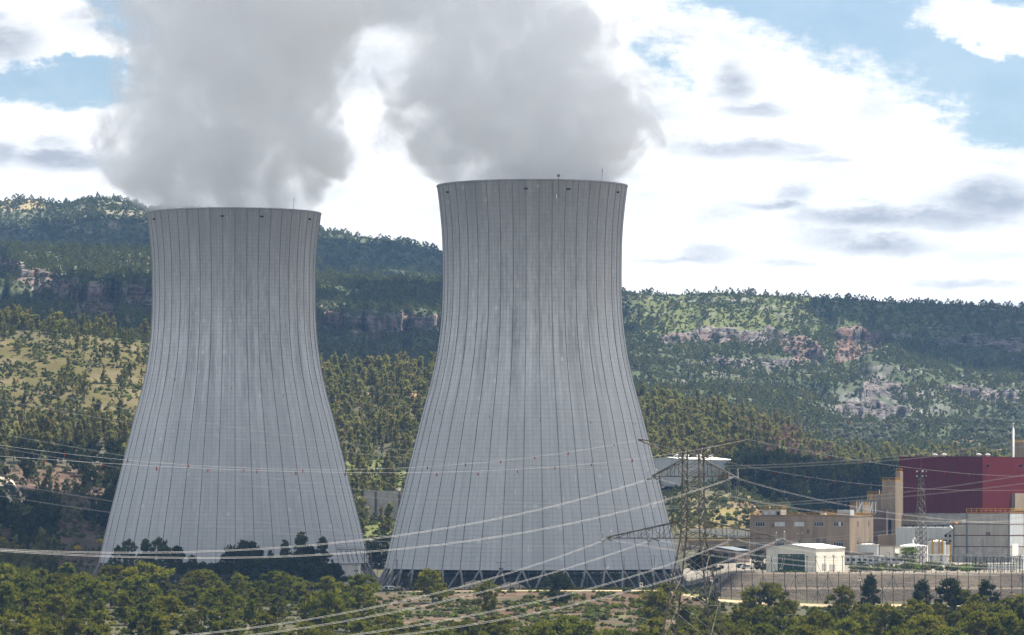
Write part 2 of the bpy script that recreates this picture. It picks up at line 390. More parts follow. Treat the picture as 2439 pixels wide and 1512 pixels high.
crag(1975,2120,[(1975,800),(2000,783),(2060,783),(2120,800)],[(1975,860),(2000,862),(2060,840),(2120,822)],6,2,1.0)
crag(2040,2160,[(2040,915),(2090,908),(2160,922)],[(2040,935),(2090,938),(2160,950)],7,1.5,.2)
crag(1980,2180,[(1980,965),(2090,955),(2180,968)],[(1980,992),(2090,990),(2180,992)],8,1.3,.1)
crag(2230,2440,[(2230,915),(2300,912),(2440,935)],[(2230,930),(2300,945),(2440,962)],9,1.2,.5)
crag(2200,2500,[(2200,808),(2300,800),(2500,812)],[(2200,822),(2300,825),(2500,835)],10,.6,.2)
crag(1600,1960,[(1600,868),(1700,850),(1960,865)],[(1600,876),(1700,864),(1960,878)],11,.3,.1)
YC = np.maximum.accumulate(YC+np.arange(len(YS))[:,None]*1e-3, axis=0)
XC = (Pg-CX)*YC/F; ZCg = ZC+(CY-PYg)*YC/F
# roughen cliff faces in depth
ZCg = ZCg; YC2 = YC - ROCK*14*(fbm(XC/14,ZCg/9,21,4)-.5); XC = XC + ROCK*5*(fbm(XC/11+40,ZCg/11,22,3)-.5)
def ground(x, Y):                # height of the near ground (Y < 2450)
    j = np.clip((CX+np.asarray(x)*F/np.asarray(Y)-PX[0])/DX, 0, len(PX)-1.001); i = np.interp(Y, YS, np.arange(len(YS)))
    i = np.clip(i,0,len(YS)-1.001); i0 = i.astype(int) if hasattr(i,'astype') else int(i); j0 = j.astype(int) if hasattr(j,'astype') else int(j)
    a, b = i-i0, j-j0
    return (Zg[i0,j0]*(1-b)+Zg[i0,j0+1]*b)*(1-a)+(Zg[i0+1,j0]*(1-b)+Zg[i0+1,j0+1]*b)*a
# ---- soil colours by place
def lerp(a, b, t): return a*(1-t[...,None])+np.asarray(b)*t[...,None]
C = np.zeros(Zg.shape+(3,))+np.array([.058,.054,.030])           # forest floor
nA = fbm(Xg/25,Yg/25,41,4); nB = fbm(Xg/90,Yg/90,42,4); nC = fbm(Xg/7,Yg/7,43,3)
def boxw(x0,x1,y0,y1,sx=30,sy=14): return sstep(x0-sx,x0+sx,Pg)*(1-sstep(x1-sx,x1+sx,Pg))*sstep(y0-sy,y0+sy,PYg)*(1-sstep(y1-sy,y1+sy,PYg))
near, hill, mid, far = Yg<1640, (Yg>=1640)&(Yg<2480), (Yg>=2480)&(Yg<4350), Yg>=4350
DRY = np.zeros_like(Zg)
w = boxw(-600,420,800,1030,60,30)*(hill)*sstep(.1,.3,nB+.15); C = lerp(C,(.074,.062,.018),w); DRY = np.maximum(DRY,w)
w = boxw(-600,420,800,1030,60,30)*hill*sstep(.5,.6,nA)*.6; C = lerp(C,(.13,.10,.055),w)
w = boxw(-600,300,1112,1345,40,14)*(Yg<2100)*(Yg>1480); C = lerp(C,(.07,.04,.028),w*(.5+.5*sstep(.35,.6,nA))); C = lerp(C,(.10,.072,.05),w*sstep(.56,.68,nC)*.8)
w = boxw(1600,1900,1178,1262,30,8)*(Yg>1600)*(Yg<1950); C = lerp(C,(.15,.122,.045),w*sstep(.3,.5,nA)); C = lerp(C,(.15,.08,.045),w*sstep(.55,.65,nA)*.7); DRY = np.maximum(DRY,w)
w = boxw(1690,1960,1000,1085,30,10)*hill*sstep(.42,.55,nA); C = lerp(C,(.21,.105,.06),w)
w = boxw(780,1040,1095,1300,20,10)*hill; C = lerp(C,(.10,.11,.03),w*.8)
w = boxw(800,1040,935,975,10,4)*hill*sstep(.55,.62,nA); C = lerp(C,(.25,.14,.075),w)
C = np.where(mid[...,None], np.array([.046,.056,.023])*(0.75+.5*nB[...,None]), C)
w = boxw(1500,2230,690,800,60,20)*mid*sstep(.3,.6,nB+.1); C = lerp(C,(.085,.095,.026),w)  # sunlit look of the right hilltop put into the soil colour
w = boxw(100,400,735,800,40,15)*(Yg>2480)*(Yg<3200); C = lerp(C,(.17,.15,.055),w*.8)
w = boxw(780,900,820,850,20,6)*mid*sstep(.4,.6,nA); C = lerp(C,(.25,.2,.10),w)
w = boxw(2200,2500,1000,1075,40,10)*(Yg>2400)*(Yg<3200)*sstep(.55,.65,nA); C = lerp(C,(.24,.14,.075),w)
C = np.where(far[...,None], np.array([.055,.064,.032])*(0.8+.4*nB[...,None]), C)
w = far*sstep(.5,.62,nA*.5+nB*.5)*boxw(-600,420,470,560,60,10); C = lerp(C,(.20,.17,.12),w*.85)
w = boxw(-600,110,465,500,20,6)*far; C = lerp(C,(.26,.2,.10),w*.8)
w = (mid)*sstep(.62,.72,fbm(Xg/40,Yg/10,51,4)); C = lerp(C,(.17,.155,.14),w*.7)
w = boxw(2000,2250,930,1000,60,20)*mid*sstep(.45,.6,fbm(Xg/22,Yg/22,52,4)); C = lerp(C,(.155,.145,.14),w*.8); SCREE = w
# near ground
nr = Yg<1500
w = nr*(Yg<1262)*(Yg>1020)*boxw(880,1720,1380,1700,40,5)*sstep(.40,.56,nA*.5+nC*.5); C = lerp(C,(.072,.042,.024),w)
w = nr*(Yg<1262)*(Yg>1020)*boxw(880,1720,1380,1700,40,5)*sstep(.55,.7,nC*.7+nB*.3); C = lerp(C,(.13,.10,.072),w*.6)
w = nr*(Yg<1262)*(Yg>1020)*sstep(.56,.68,nB*.6+nC*.4); C = lerp(C,(.07,.08,.022),w*.8)
w = sstep(1266,1269,Yg)*(1-sstep(1275,1279,Yg))*sstep(930,1000,Pg)*(Pg<2900); C = lerp(C,(.36,.27,.16),w*(.7+.3*sstep(.3,.6,nC)))
w = sstep(1281,1285,Yg)*(Yg<1345)*sstep(950,1000,Pg)*(Pg<1700); C = lerp(C,(.20,.20,.07),w*.9)
w = (Yg>1325)*(Yg<1640)*(Pg>1690); C = lerp(C,(.20,.172,.135),w*.9)
w = (Yg>1345)*(Yg<1600)*(Pg<=1690)*(Pg>250); C = lerp(C,(.20,.18,.15),w*.9)
w = nr*(Yg<1262)*(Pg>2200)*sstep(1400,1420,PYg)*sstep(.4,.55,nA); C = lerp(C,(.20,.095,.05),w*.8)
C = C*(0.82+.36*nC[...,None])
m = bpy.data.materials.new('soil'); m.use_nodes = True; nt = m.node_tree; b = nt.nodes['Principled BSDF']; b.inputs['Roughness'].default_value = .95; b.inputs['Specular IOR Level'].default_value = .1
at = nt.nodes.new('ShaderNodeVertexColor'); at.layer_name = 'soil'
tc = nt.nodes.new('ShaderNodeTexCoord'); n1 = noise(nt, tc.outputs['Object'], .45, 6, .7); n2 = noise(nt, tc.outputs['Object'], .11, 5, .65)
hs = nt.nodes.new('ShaderNodeHueSaturation'); nt.links.new(at.outputs[0], hs.inputs['Color']); nt.links.new(((n1*.7+n2*.6)+.35).s, hs.inputs['Value'])
rk = E(nt, at.outputs['Alpha']); oc = nt.nodes.new('ShaderNodeAttribute'); oc.attribute_name = 'ochre'; oc = E(nt, oc.outputs['Fac'])
mp = nt.nodes.new('ShaderNodeMapping'); mp.inputs['Scale'].default_value = (.03,.03,.42); nt.links.new(tc.outputs['Object'], mp.inputs[0])
st = noise(nt, mp.outputs[0], 1.0, 7, .68); mp2 = nt.nodes.new('ShaderNodeMapping'); mp2.inputs['Scale'].default_value = (.16,.16,.03); nt.links.new(tc.outputs['Object'], mp2.inputs[0])
vr = noise(nt, mp2.outputs[0], 1.0, 6, .65); bl = noise(nt, tc.outputs['Object'], .035, 4, .6)
rcol = mixc(nt, (st*.6+vr*.5).step(.42,.68), (.045,.042,.045), (.185,.165,.150))
rcol = mixc(nt, (bl+oc*.18+(st-.5)*.4).step(.60,.70)*oc*.7, rcol, (.17,.09,.06))
rv = (st*.9+vr*.7)-.05; rcol = mixc(nt, 1.0, rcol, comb(nt, rv*1.15, rv*1.1, rv*1.08), 'MULTIPLY'); rcol = mixc(nt, (vr-.02).step(.36,.46)*.8+.2, (.016,.016,.018), rcol)
edge = (rk+(bl-.5)*.9+(vr-.5)*.5).step(.35,.6)
fin = mixc(nt, edge, hs.outputs[0], rcol); nt.links.new(fin, b.inputs['Base Color'])
bn = nt.nodes.new('ShaderNodeBump'); bn.inputs['Strength'].default_value = .8; bn.inputs['Distance'].default_value = .8; nt.links.new((n1+(st+vr)*rk*3.0).s, bn.inputs['Height']); nt.links.new(bn.outputs[0], b.inputs['Normal'])
M['soil'] = m
nP = len(PX)
def sheet(name, i0, i1):
    X, Y, Z = (a[i0:i1+1].ravel() for a in (XC, YC2, ZCg)); n = i1-i0+1
    co = np.stack([X,Y,Z],1).astype(np.float32); me = bpy.data.meshes.new(name)
    i, j = np.meshgrid(np.arange(n-1), np.arange(nP-1), indexing='ij'); q = (i*nP+j).ravel()
    faces = np.stack([q, q+1, q+nP+1, q+nP],1).astype(np.int32)
    me.vertices.add(len(co)); me.vertices.foreach_set('co', co.ravel())
    me.loops.add(faces.size); me.loops.foreach_set('vertex_index', faces.ravel())
    me.polygons.add(len(faces)); me.polygons.foreach_set('loop_start', np.arange(0,faces.size,4,dtype=np.int32))
    me.update(calc_edges=True); me.polygons.foreach_set('use_smooth', np.ones(len(faces),bool))
    ca = me.color_attributes.new('soil','FLOAT_COLOR','POINT')
    cc = np.concatenate([C[i0:i1+1].reshape(-1,3), ROCK[i0:i1+1].reshape(-1,1)],1).astype(np.float32); ca.data.foreach_set('color', cc.ravel())
    oa = me.attributes.new('ochre','FLOAT','POINT'); oa.data.foreach_set('value', np.clip(OR[i0:i1+1]/(ROCK[i0:i1+1]+1e-6),0,1).ravel().astype(np.float32))
    me.materials.append(M['soil'])
    return tag(link(name, me), kind='structure')
cut = [0]+[int(np.searchsorted(YS,y)) for y in (1640,2480,4344)]+[len(YS)-1]
sheet('ground', cut[0], cut[1]); sheet('pine_hill', cut[1], cut[2]); sheet('rocky_hills', cut[2], cut[3]); sheet('far_ridge', cut[3], cut[4])
# ================================================================ trees and shrubs
def quads_mesh(name, V, tint, mats, trunk=None):
    # V (n,4,3) leaf quads; trunk: MB with bark faces
    n = len(V); co = V.reshape(-1,3); me = bpy.data.meshes.new(name)
    tv = np.array(trunk.v) if trunk and trunk.v else np.zeros((0,3)); tf = trunk.f if trunk else []
    allv = np.concatenate([co,tv]).astype(np.float32)
    f = [tuple(range(4*i,4*i+4)) for i in range(n)]+[tuple(k+4*n for k in p) for p in tf]
    me.from_pydata(allv.tolist(), [], f)
    for m in mats: me.materials.append(m)
    if tf: me.polygons.foreach_set('material_index', [0]*n+[1]*len(tf))
    a = me.attributes.new('tint','FLOAT','FACE'); a.data.foreach_set('value', np.concatenate([tint,np.zeros(len(tf))]).astype(np.float32))
    me.update(); return me
def tufts(rng, C, Rr, n, size, flat=.7, up=.45, spray=False):
    # n tufts round each clump centre; returns quads (N,4,3) and tints
    K = len(C); d = rng.normal(size=(K,n,3)); d /= np.linalg.norm(d,axis=2,keepdims=True)
    rad = Rr[:,None,None]*(.45+.6*rng.random((K,n,1)))
    P = C[:,None]+d*rad*np.array([1,1,flat])
    N = d*.8+rng.normal(size=d.shape)*.55+np.array([0,0,up]); N /= np.linalg.norm(N,axis=2,keepdims=True)
    A = np.cross(N, rng.normal(size=d.shape)); A /= np.linalg.norm(A,axis=2,keepdims=True); B = np.cross(N,A)
    s = size*(.6+.8*rng.random((K,n,1)))
    if spray:                        # needle sprays reach outwards and up
        A = d*.75+np.array([0,0,.8])+rng.normal(size=d.shape)*.45; A /= np.linalg.norm(A,axis=2,keepdims=True)
        B = np.cross(A, rng.normal(size=d.shape)); B /= np.linalg.norm(B,axis=2,keepdims=True); A = A*1.35; B = B*.62
    Q = np.stack([P-A*s*.5-B*s*.35, P+A*s*.5-B*s*.22, P+A*s*.42+B*s*.35, P-A*s*.4+B*s*.4],2)
    tint = np.clip(rng.random((K,1))*.75+rng.random((K,n))*.35-.1,0,1)
    return Q.reshape(-1,4,3), tint.ravel()
def pine(rng, H, R, clumps, n, size, base=.25, shape='round', limbs=True, cr=.75, thin=0.0):
    t = base+(1-base)*rng.beta(1.25,1.15,clumps); h = (t-base)/(1-base)
    env = {'round': np.sqrt(np.clip(1-(h*1.75-.75)**2,0.04,1)), 'cone': np.clip(1.06-h,.05,1)**.75*np.clip(h*6+.5,0,1), 'umbrella': np.clip(.35+h*1.1,0,1)*np.sqrt(np.clip(1.03-h**4,.05,1))}[shape]
    nl = 7; la = rng.random(nl)*2*PI; ang = rng.random(clumps)*2*PI
    lob = 1+.30*np.cos(ang*2+la[0]+h*2)+.26*np.cos(ang*3+la[1]+h*6)+.12*rng.normal(size=clumps)
    r = R*env*lob*(.35+.65*np.sqrt(rng.random(clumps)))
    bend = np.array([rng.normal()*.06,rng.normal()*.06])*H
    axis = lambda tt: np.stack([bend[0]*tt**2, bend[1]*tt**2, H*tt],-1)
    Cc = axis(t); Cc[:,0] += r*np.cos(ang); Cc[:,1] += r*np.sin(ang)
    Q, tint = tufts(rng, Cc, cr*(.42+1.0*rng.random(clumps)**1.4)*R/3, n, size, spray=True)
    tr = MB(); tt = np.linspace(0,.93,6); rr = H*.020*(1-tt*.85)+.02
    tr.tube([tuple(p) for p in axis(tt)], rr, 6)
    if limbs:
        for k in rng.choice(clumps, min(clumps, 24), replace=False):
            p = axis(np.array([max(.12,t[k]-.13)]))[0]; q = Cc[k]; mpt = (p+q)/2+np.array([0,0,-.03*H*rng.random()])
            tr.tube([tuple(p),tuple(mpt),tuple(q)], [H*.010,H*.007,.03], 4, cap=False)
    return Q, tint, tr
# ---- near pines: trunk and crown are separate parts
def pine_parts(seed, **kw):
    rng = np.random.default_rng(seed); Q, tint, tr = pine(rng, **kw)
    return Q, tint, tr
NEAR = []
specs = [dict(H=8.5,R=3.3,clumps=64,n=52,size=.46,base=.16,shape='round'), dict(H=9.5,R=3.1,clumps=70,n=52,size=.44,base=.14,shape='round'),
         dict(H=7.2,R=3.0,clumps=52,n=54,size=.45,base=.12,shape='round'), dict(H=10.0,R=2.7,clumps=66,n=48,size=.44,base=.12,shape='cone'),
         dict(H=9.0,R=3.6,clumps=60,n=46,size=.46,base=.25,shape='umbrella'), dict(H=8.0,R=2.6,clumps=44,n=46,size=.42,base=.2,shape='cone'),
         dict(H=8.8,R=3.5,clumps=78,n=52,size=.46,base=.1,shape='round'), dict(H=6.0,R=2.5,clumps=40,n=50,size=.42,base=.08,shape='round'),
         dict(H=12,R=2.6,clumps=84,n=30,size=.46,base=.22,shape='round',cr=.62), dict(H=12,R=2.5,clumps=96,n=30,size=.44,base=.12,shape='cone',cr=.6)]
for k, sp in enumerate(specs):
    NEAR.append(pine_parts(100+k, **sp))
NEAR_MESH = {}
def near_mesh(k, leaf):
    if (k,leaf) not in NEAR_MESH:
        Q, tint, tr = NEAR[k]
        NEAR_MESH[(k,leaf)] = (quads_mesh('crown', Q, tint, [M[leaf]]), tr.mesh('trunk', M['bark_pale'], True))
    return NEAR_MESH[(k,leaf)]
def put_pine(x, Y, k, label, group, leaf='pine', scale=1.0, rz=0.0, sz=None, z=None, cat='tree', name='pine_tree'):
    cm, tm = near_mesh(k, leaf)
    z = float(ground(x,Y)) if z is None else z
    t = thing(name, label, cat, (x,Y,z-.15), rz, group); t.scale = (scale,scale,sz or scale)
    link('crown', cm, t); link('trunk', tm, t)
    return t
def px_pine(px, py_base, py_top, Y, k, label, group=None, leaf='pine', z=None, wide=1.0):
    x = (px-CX)*Y/F; g = float(ground(x,Y)) if z is None else z
    if py_base is not None: g = ZC+(CY-py_base)*Y/F
    top = ZC+(CY-py_top)*Y/F; H = specs[k]['H']; s = max(.25,(top-g)/H)
    return put_pine(x, Y, k, label, group, leaf, s*wide, RNG.random()*6.28, s, g)
# ---- scatter of the far woods and scrub
def scatter(name, pts, scl, rz, pid, protos, label, cat):
    me = bpy.data.meshes.new(name); me.vertices.add(len(pts)); me.vertices.foreach_set('co', np.asarray(pts,np.float32).ravel())
    for nm, arr, ty in (('scl',scl,'FLOAT'),('rz',rz,'FLOAT'),('pid',pid,'INT')):
        a = me.attributes.new(nm,ty,'POINT'); a.data.foreach_set('value', np.asarray(arr, np.float32 if ty=='FLOAT' else np.int32))
    o = link(name, me); ng = bpy.data.node_groups.new(name,'GeometryNodeTree')
    ng.interface.new_socket('Geometry',in_out='INPUT',socket_type='NodeSocketGeometry'); ng.interface.new_socket('Geometry',in_out='OUTPUT',socket_type='NodeSocketGeometry')
    gi, go = ng.nodes.new('NodeGroupInput'), ng.nodes.new('NodeGroupOutput'); ins = ng.nodes.new('GeometryNodeInstanceOnPoints')
    jn = ng.nodes.new('GeometryNodeJoinGeometry')
    for p in reversed(protos):
        oi = ng.nodes.new('GeometryNodeObjectInfo'); oi.inputs['Object'].default_value = p; oi.inputs['As Instance'].default_value = True
        ng.links.new(oi.outputs['Geometry'], jn.inputs[0])
    def attr(nm, ty):
        n = ng.nodes.new('GeometryNodeInputNamedAttribute'); n.data_type = ty; n.inputs['Name'].default_value = nm
        return n.outputs['Attribute']
    cx = ng.nodes.new('ShaderNodeCombineXYZ'); ng.links.new(attr('rz','FLOAT'), cx.inputs['Z'])
    ng.links.new(gi.outputs[0], ins.inputs['Points']); ng.links.new(jn.outputs[0], ins.inputs['Instance'])
    ins.inputs['Pick Instance'].default_value = True; ng.links.new(attr('pid','INT'), ins.inputs['Instance Index'])
    ng.links.new(cx.outputs[0], ins.inputs['Rotation']); ng.links.new(attr('scl','FLOAT'), ins.inputs['Scale'])
    ng.links.new(ins.outputs[0], go.inputs[0])
    md = o.modifiers.new('scatter','NODES'); md.node_group = ng
    return tag(o, label, cat, kind='stuff')
def proto(name, rng, leaf, **kw):
    Q, tint, tr = pine(rng, **kw); return bpy.data.objects.new(name, quads_mesh(name, Q, tint, [M[leaf],M['bark']], tr))
def bush_mesh(name, rng, leaf, R, H, clumps, n, size):
    a = rng.random(clumps)*2*PI; r = R*np.sqrt(rng.random(clumps))*.8
    Cc = np.stack([r*np.cos(a), r*np.sin(a), H*(.25+.5*rng.random(clumps))*(1-.5*(r/R)**2)],1)
    Q, tint = tufts(rng, Cc, R*(.3+.25*rng.random(clumps)), n, size, .8)
    return quads_mesh(name, Q, tint, [M[leaf]])
rg = np.random.default_rng(5)
FAR_P = [proto('pine', rg, 'pine_far', H=9.5,R=2.1,clumps=34,n=16,size=.8,base=.14,shape='cone',limbs=False),
         proto('pine', rg, 'pine_far', H=10.5,R=1.9,clumps=34,n=16,size=.75,base=.12,shape='cone',limbs=False),
         proto('pine', rg, 'pine_far', H=8.5,R=2.4,clumps=34,n=16,size=.8,base=.2,shape='round',limbs=False),
         proto('pine', rg, 'dead', H=9,R=1.9,clumps=26,n=9,size=.7,base=.2,shape='cone',limbs=False),
         proto('pine', rg, 'pine_dark', H=9.5,R=3.2,clumps=40,n=14,size=.95,base=.12,shape='round',limbs=False)]
FAR_B = [bpy.data.objects.new('bush', bush_mesh('bush', rg, 'scrub', 1.3, 1.8, 9, 8, .8)),
         bpy.data.objects.new('bush', bush_mesh('bush', rg, 'scrub', 1.0, 1.3, 7, 8, .7)),
         bpy.data.objects.new('bush', bush_mesh('bush', rg, 'fresh', 1.1, 1.3, 7, 8, .7)),
         proto('small_pine', rg, 'scrub', H=5,R=1.6,clumps=16,n=8,size=.9,base=.1,shape='round',limbs=False)]
# cells of the terrain grid: plan area, centre
def cellmid(a): return (a[:-1,:-1]+a[1:,:-1]+a[:-1,1:]+a[1:,1:])/4
cX, cY, cZ, cP, cV, cR = (cellmid(a) for a in (XC,YC2,ZCg,Pg,PYg,ROCK))
cYs = cellmid(Yg); cDry = cellmid(DRY); cScree = cellmid(SCREE)
area = np.abs((XC[:-1,1:]-XC[:-1,:-1]))*np.maximum(np.hypot(YC[1:,:-1]-YC[:-1,:-1], ZCg[1:,:-1]-ZCg[:-1,:-1]*1.0)*.0+np.abs(Yg[1:,:-1]-Yg[:-1,:-1]),.5)
inview = (cP>-420)&(cP<2880)
def cbox(x0,x1,y0,y1,sx=25,sy=10): return sstep(x0-sx,x0+sx,cP)*(1-sstep(x1-sx,x1+sx,cP))*sstep(y0-sy,y0+sy,cV)*(1-sstep(y1-sy,y1+sy,cV))
def sample(dens, rng):
    lam = dens*area*inview; n = rng.poisson(lam); i, j = np.nonzero(n); rep = n[i,j]
    i = np.repeat(i,rep); j = np.repeat(j,rep); a = rng.random(len(i)); b = rng.random(len(i))
    def bi(A): return (A[i,j]*(1-a)+A[i+1,j]*a)*(1-b)+(A[i,j+1]*(1-a)+A[i+1,j+1]*a)*b
    return np.stack([bi(XC),bi(YC2),bi(ZCg)],1), i, j
# ---- far woods (one mass) and hillside scrub (one mass)
rg = np.random.default_rng(11)
cn = fbm(cX/45,cYs/45,71,4); cn2 = fbm(cX/130,cYs/130,72,4)
d = np.zeros_like(cP); hillc = (cYs>=1700)&(cYs<2480); midc = (cYs>=2480)&(cYs<4350); farc = cYs>=4350
full = hillc*(1-cDry*.93)*sstep(.22,.42,cn)*.027
full *= 1-.6*cbox(790,1040,1085,1300)-0*cP
full *= 1-.95*cbox(-600,62,1112,1240,10,6); full *= 1-.96*cbox(66,262,1114,1214,10,8); full *= 1-.96*cbox(138,262,1200,1345,10,8)
full *= 1-.85*cbox(1560,1900,1140,1262,20,8)
full *= 1-.97*((cP>1530)&(cYs<1840))
full *= 1-.97*((cP>540)&(cP<1540)&(cYs<1760))
d += full
d += hillc*cDry*sstep(.5,.64,cn)*.0026
d += midc*(sstep(.46,.62,cn2)*.0045+.0008)*(1-cR)*(1-.8*cScree)
d += midc*cbox(-600,420,690,760)*.008*(1-cR)
d += midc*cbox(740,1070,790,905)*.016*(1-cR)
d += midc*cbox(1490,2500,905,1010)*sstep(.35,.5,cn)*.013*(1-cR)*(1-.7*cScree)
d += (cYs>2480)*(cYs<3000)*cbox(1490,2500,960,1110)*sstep(.3,.45,cn)*.02
d *= 1-.8*cbox(1930,2500,1000,1085)*(cYs>2400)*.8
d += farc*sstep(.5,.65,cn2)*.0016
# trees standing along the skylines
for yc in (4050,5500): d += np.exp(-((cYs-yc)/26)**2)*sstep(.5,.66,fbm(cX/16,cX*0,73,4))*.0042
d += (cYs>1490)*(cYs<1720)*(cP<136)*(.006+.014*sstep(.35,.55,cn))*(1-.9*cbox(60,262,1280,1318,10,5))
pts, ii, jj = sample(d, rg); n = len(pts); pp = cP[ii,jj]; vv = cV[ii,jj]; yy = cYs[ii,jj]
pid = rg.choice(3, n, p=[.4,.35,.25]); r = rg.random(n)
burn = (pp>1650)&(pp<1990)&(yy<2480)&(r<.5*sstep(1690,1900,pp)*sstep(985,1040,vv)); pid[burn] = 3
dk = ((pp<300)&(vv>1100)&(vv<1350)&(r<.85))|((pp>1740)&(vv>1110)&(yy<2100)&(r<.75)); pid[dk] = 4
scl = (.45+.95*rg.random(n)**1.4)*np.where(yy>2480,.48,1.0)*np.where((vv<900)&(pp<360)&(yy<2480),.85,1.0)*np.where(np.abs(yy-2400)<60,1.15,1)
scl = scl*np.where(np.abs(yy-5500)<40,.8,1)*np.where(np.abs(yy-4050)<40,.8,1)
pts[:,2] -= .3
scatter('pine_forest', pts, scl, rg.random(n)*6.28, pid, FAR_P, 'pine forest covering the hills behind both cooling towers', 'forest')
NTREE = n
d = hillc*.006+midc*(.034+.034*sstep(.35,.6,cn))*(1-.85*cR)*(1-.45*cScree)+farc*(.016+.018*sstep(.3,.6,cn))
d += hillc*cDry*((sstep(.36,.6,fbm(cX/14,cYs/14,76,3))*.075+.012)); d += hillc*cbox(780,1045,1080,1300)*.05; d += hillc*cbox(1560,1900,1150,1262)*.03
d += hillc*cbox(-600,300,1110,1345)*.03+((cYs>1640)&(cYs<1720))*(cP<400)*.03
d *= 1-.97*((cP>1530)&(cYs<1705)); d *= 1-.97*((cP>400)&(cP<1540)&(cYs<1700))
pts, ii, jj = sample(d, rg); n = len(pts); pp = cP[ii,jj]; vv = cV[ii,jj]; yy = cYs[ii,jj]
pid = rg.choice(4, n, p=[.42,.38,.05,.15]); r = rg.random(n)
gr = ((pp>780)&(pp<1045)&(vv>1080)&(yy<2400)&(r<.6))|((pp>1550)&(pp<2200)&(vv<790)&(yy>2480)&(yy<4300)&(r<.45))|((pp<400)&(vv<960)&(yy<2480)&(r<.35)); pid[gr] = 2  # brighter bushes carry the painted sunlight on the right hilltop
scl = (.5+.9*rg.random(n))*np.where(yy>2480,1.0,.8)*np.where(yy>4350,1.25,1)
pts[:,2] -= .25
scatter('hillside_scrub', pts, scl, rg.random(n)*6.28, pid, FAR_B, 'low green scrub spread over the rocky hillsides', 'scrub')
print('FOREST', NTREE, 'SCRUB', n)
# ================================================================ cooling towers
def tower_mat():
    m = bpy.data.materials.new('tower_concrete'); m.use_nodes = True; nt = m.node_tree; b = nt.nodes['Principled BSDF']; b.inputs['Roughness'].default_value = .9; b.inputs['Specular IOR Level'].default_value = .15
    tc = nt.nodes.new('ShaderNodeTexCoord'); sp = nt.nodes.new('ShaderNodeSeparateXYZ'); nt.links.new(tc.outputs['Object'], sp.inputs[0])
    x,y,z = (E(nt, sp.outputs[i]) for i in range(3)); a = x._m('ARCTAN2', y)*(88/(2*PI))       # half a rib bay per unit
    oi = nt.nodes.new('ShaderNodeObjectInfo'); rnd = E(nt, oi.outputs['Random'])
    lift = z/1.32
    fz = (lift.frac()-.5).abs(); hl = fz.step(.42,.5)                                          # pour joints
    ff = ((a*2.0).frac()-.5).abs(); vl = ff.step(.44,.5); vl1 = ((a.frac()-.5).abs()).step(.455,.5)
    wig = noise(nt, comb(nt, a*3.0, z*.5, 0.0), 2.0, 3); hl = hl*(wig.step(.3,.6)*.8+.2)
    cell = comb(nt, (a*2.0).floor(), lift.floor(), rnd*40.0)
    wn = nt.nodes.new('ShaderNodeTexWhiteNoise'); wn.noise_dimensions = '3D'; nt.links.new(cell, wn.inputs['Vector']); wc = E(nt, wn.outputs['Value'])
    bay = nt.nodes.new('ShaderNodeTexWhiteNoise'); bay.noise_dimensions = '2D'; nt.links.new(comb(nt, a.floor(), rnd*31.0, 0.0), bay.inputs['Vector']); wb = E(nt, bay.outputs['Value'])
    st = noise(nt, comb(nt, a*1.0, z*.018, rnd*50.0), .95, 5, .6)                             # long run-off streaks
    st2 = noise(nt, comb(nt, a*1.0, z*.05, rnd*70.0+9.0), 2.6, 3, .6)
    big = noise(nt, comb(nt, a*.12, z*.03, rnd*20.0), 1.5, 4)
    gr = noise(nt, tc.outputs['Object'], 2.5, 4, .7)
    grime = (z+(st-.5)*70.0).step(74.0,122.0)                                                  # soot under the rim
    mossy = (z+(st2-.5)*16.0).step(112.0,121.0)
    midz = 1.0-((z-82.0).abs()/34.0).clamp()
    v = 1.0-grime*.38+(st.step(.38,.62)-.5)*(.08+midz*.30)+(st2.step(.34,.66)-.5)*(.06+midz*.18)+(wc-.5)*(.04+midz*.06)+(wb-.5)*(.05+midz*.08)+(big-.5)*.22+(gr-.5)*.22
    v = v*(1.0-hl*(.16+midz*.12))*(1.0-vl*.13)*(1.0-vl1*.26)
    white = noise(nt, comb(nt, a*1.0, z*.028, rnd*90.0), 4.5, 2, .5).step(.70,.76)*noise(nt, comb(nt, a*.4, z*.012, rnd*13.0), 3.0, 2).step(.45,.6)
    patch = wc.step(.985,.99)*noise(nt, comb(nt, a*.25, z*.04, rnd*77.0), 1.5, 2).step(.52,.6)
    v = v+white*.38+patch*.16
    warm = mixc(nt, grime*.55+mossy*.25, (.49,.492,.488), (.425,.412,.395))
    warm = mixc(nt, (z/60.0).clamp()*-1.0+1.0, warm, (.465,.468,.475))
    mul = mixc(nt, 1.0, warm, comb(nt,v,v,v), 'MULTIPLY')
    nt.links.new(mul, b.inputs['Base Color'])
    bn = nt.nodes.new('ShaderNodeBump'); bn.inputs['Strength'].default_value = .5; bn.inputs['Distance'].default_value = .06
    nt.links.new((gr*.5-hl*.8-vl*.5).s, bn.inputs['Height']); nt.links.new(bn.outputs[0], b.inputs['Normal'])
    return m
M['tower'] = tower_mat()
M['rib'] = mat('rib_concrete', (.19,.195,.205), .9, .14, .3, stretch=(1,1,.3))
M['tower_in'] = mat('tower_inside', (.10,.10,.10), .95, .1, .2)
M['leg'] = mat('leg_concrete', (.22,.215,.21), .9, .12, .6)
PROF = [(1353,351),(1270,332.5),(1170,307.5),(1060,280),(990,262.5),(910,241),(830,224.5),(740,214.5),(690,212.6),(650,212.3),(600,212.8),(560,214.3),(500,219.3),(446,226)]
TZ = np.array([ZC+(CY-p)*1400/F for p,_ in PROF]); TR = np.array([h*1400/F for _,h in PROF]); TZ[-1] = 125.0
def tower_r(z): return pchip(TZ, TR, np.atleast_1d(z))
zz = np.linspace(TZ[0], 125.0, 92); rr = tower_r(zz)
NB = 44
shell = MB(); nl_ = 90; zl_ = np.linspace(TZ[0],125.0,nl_+1)
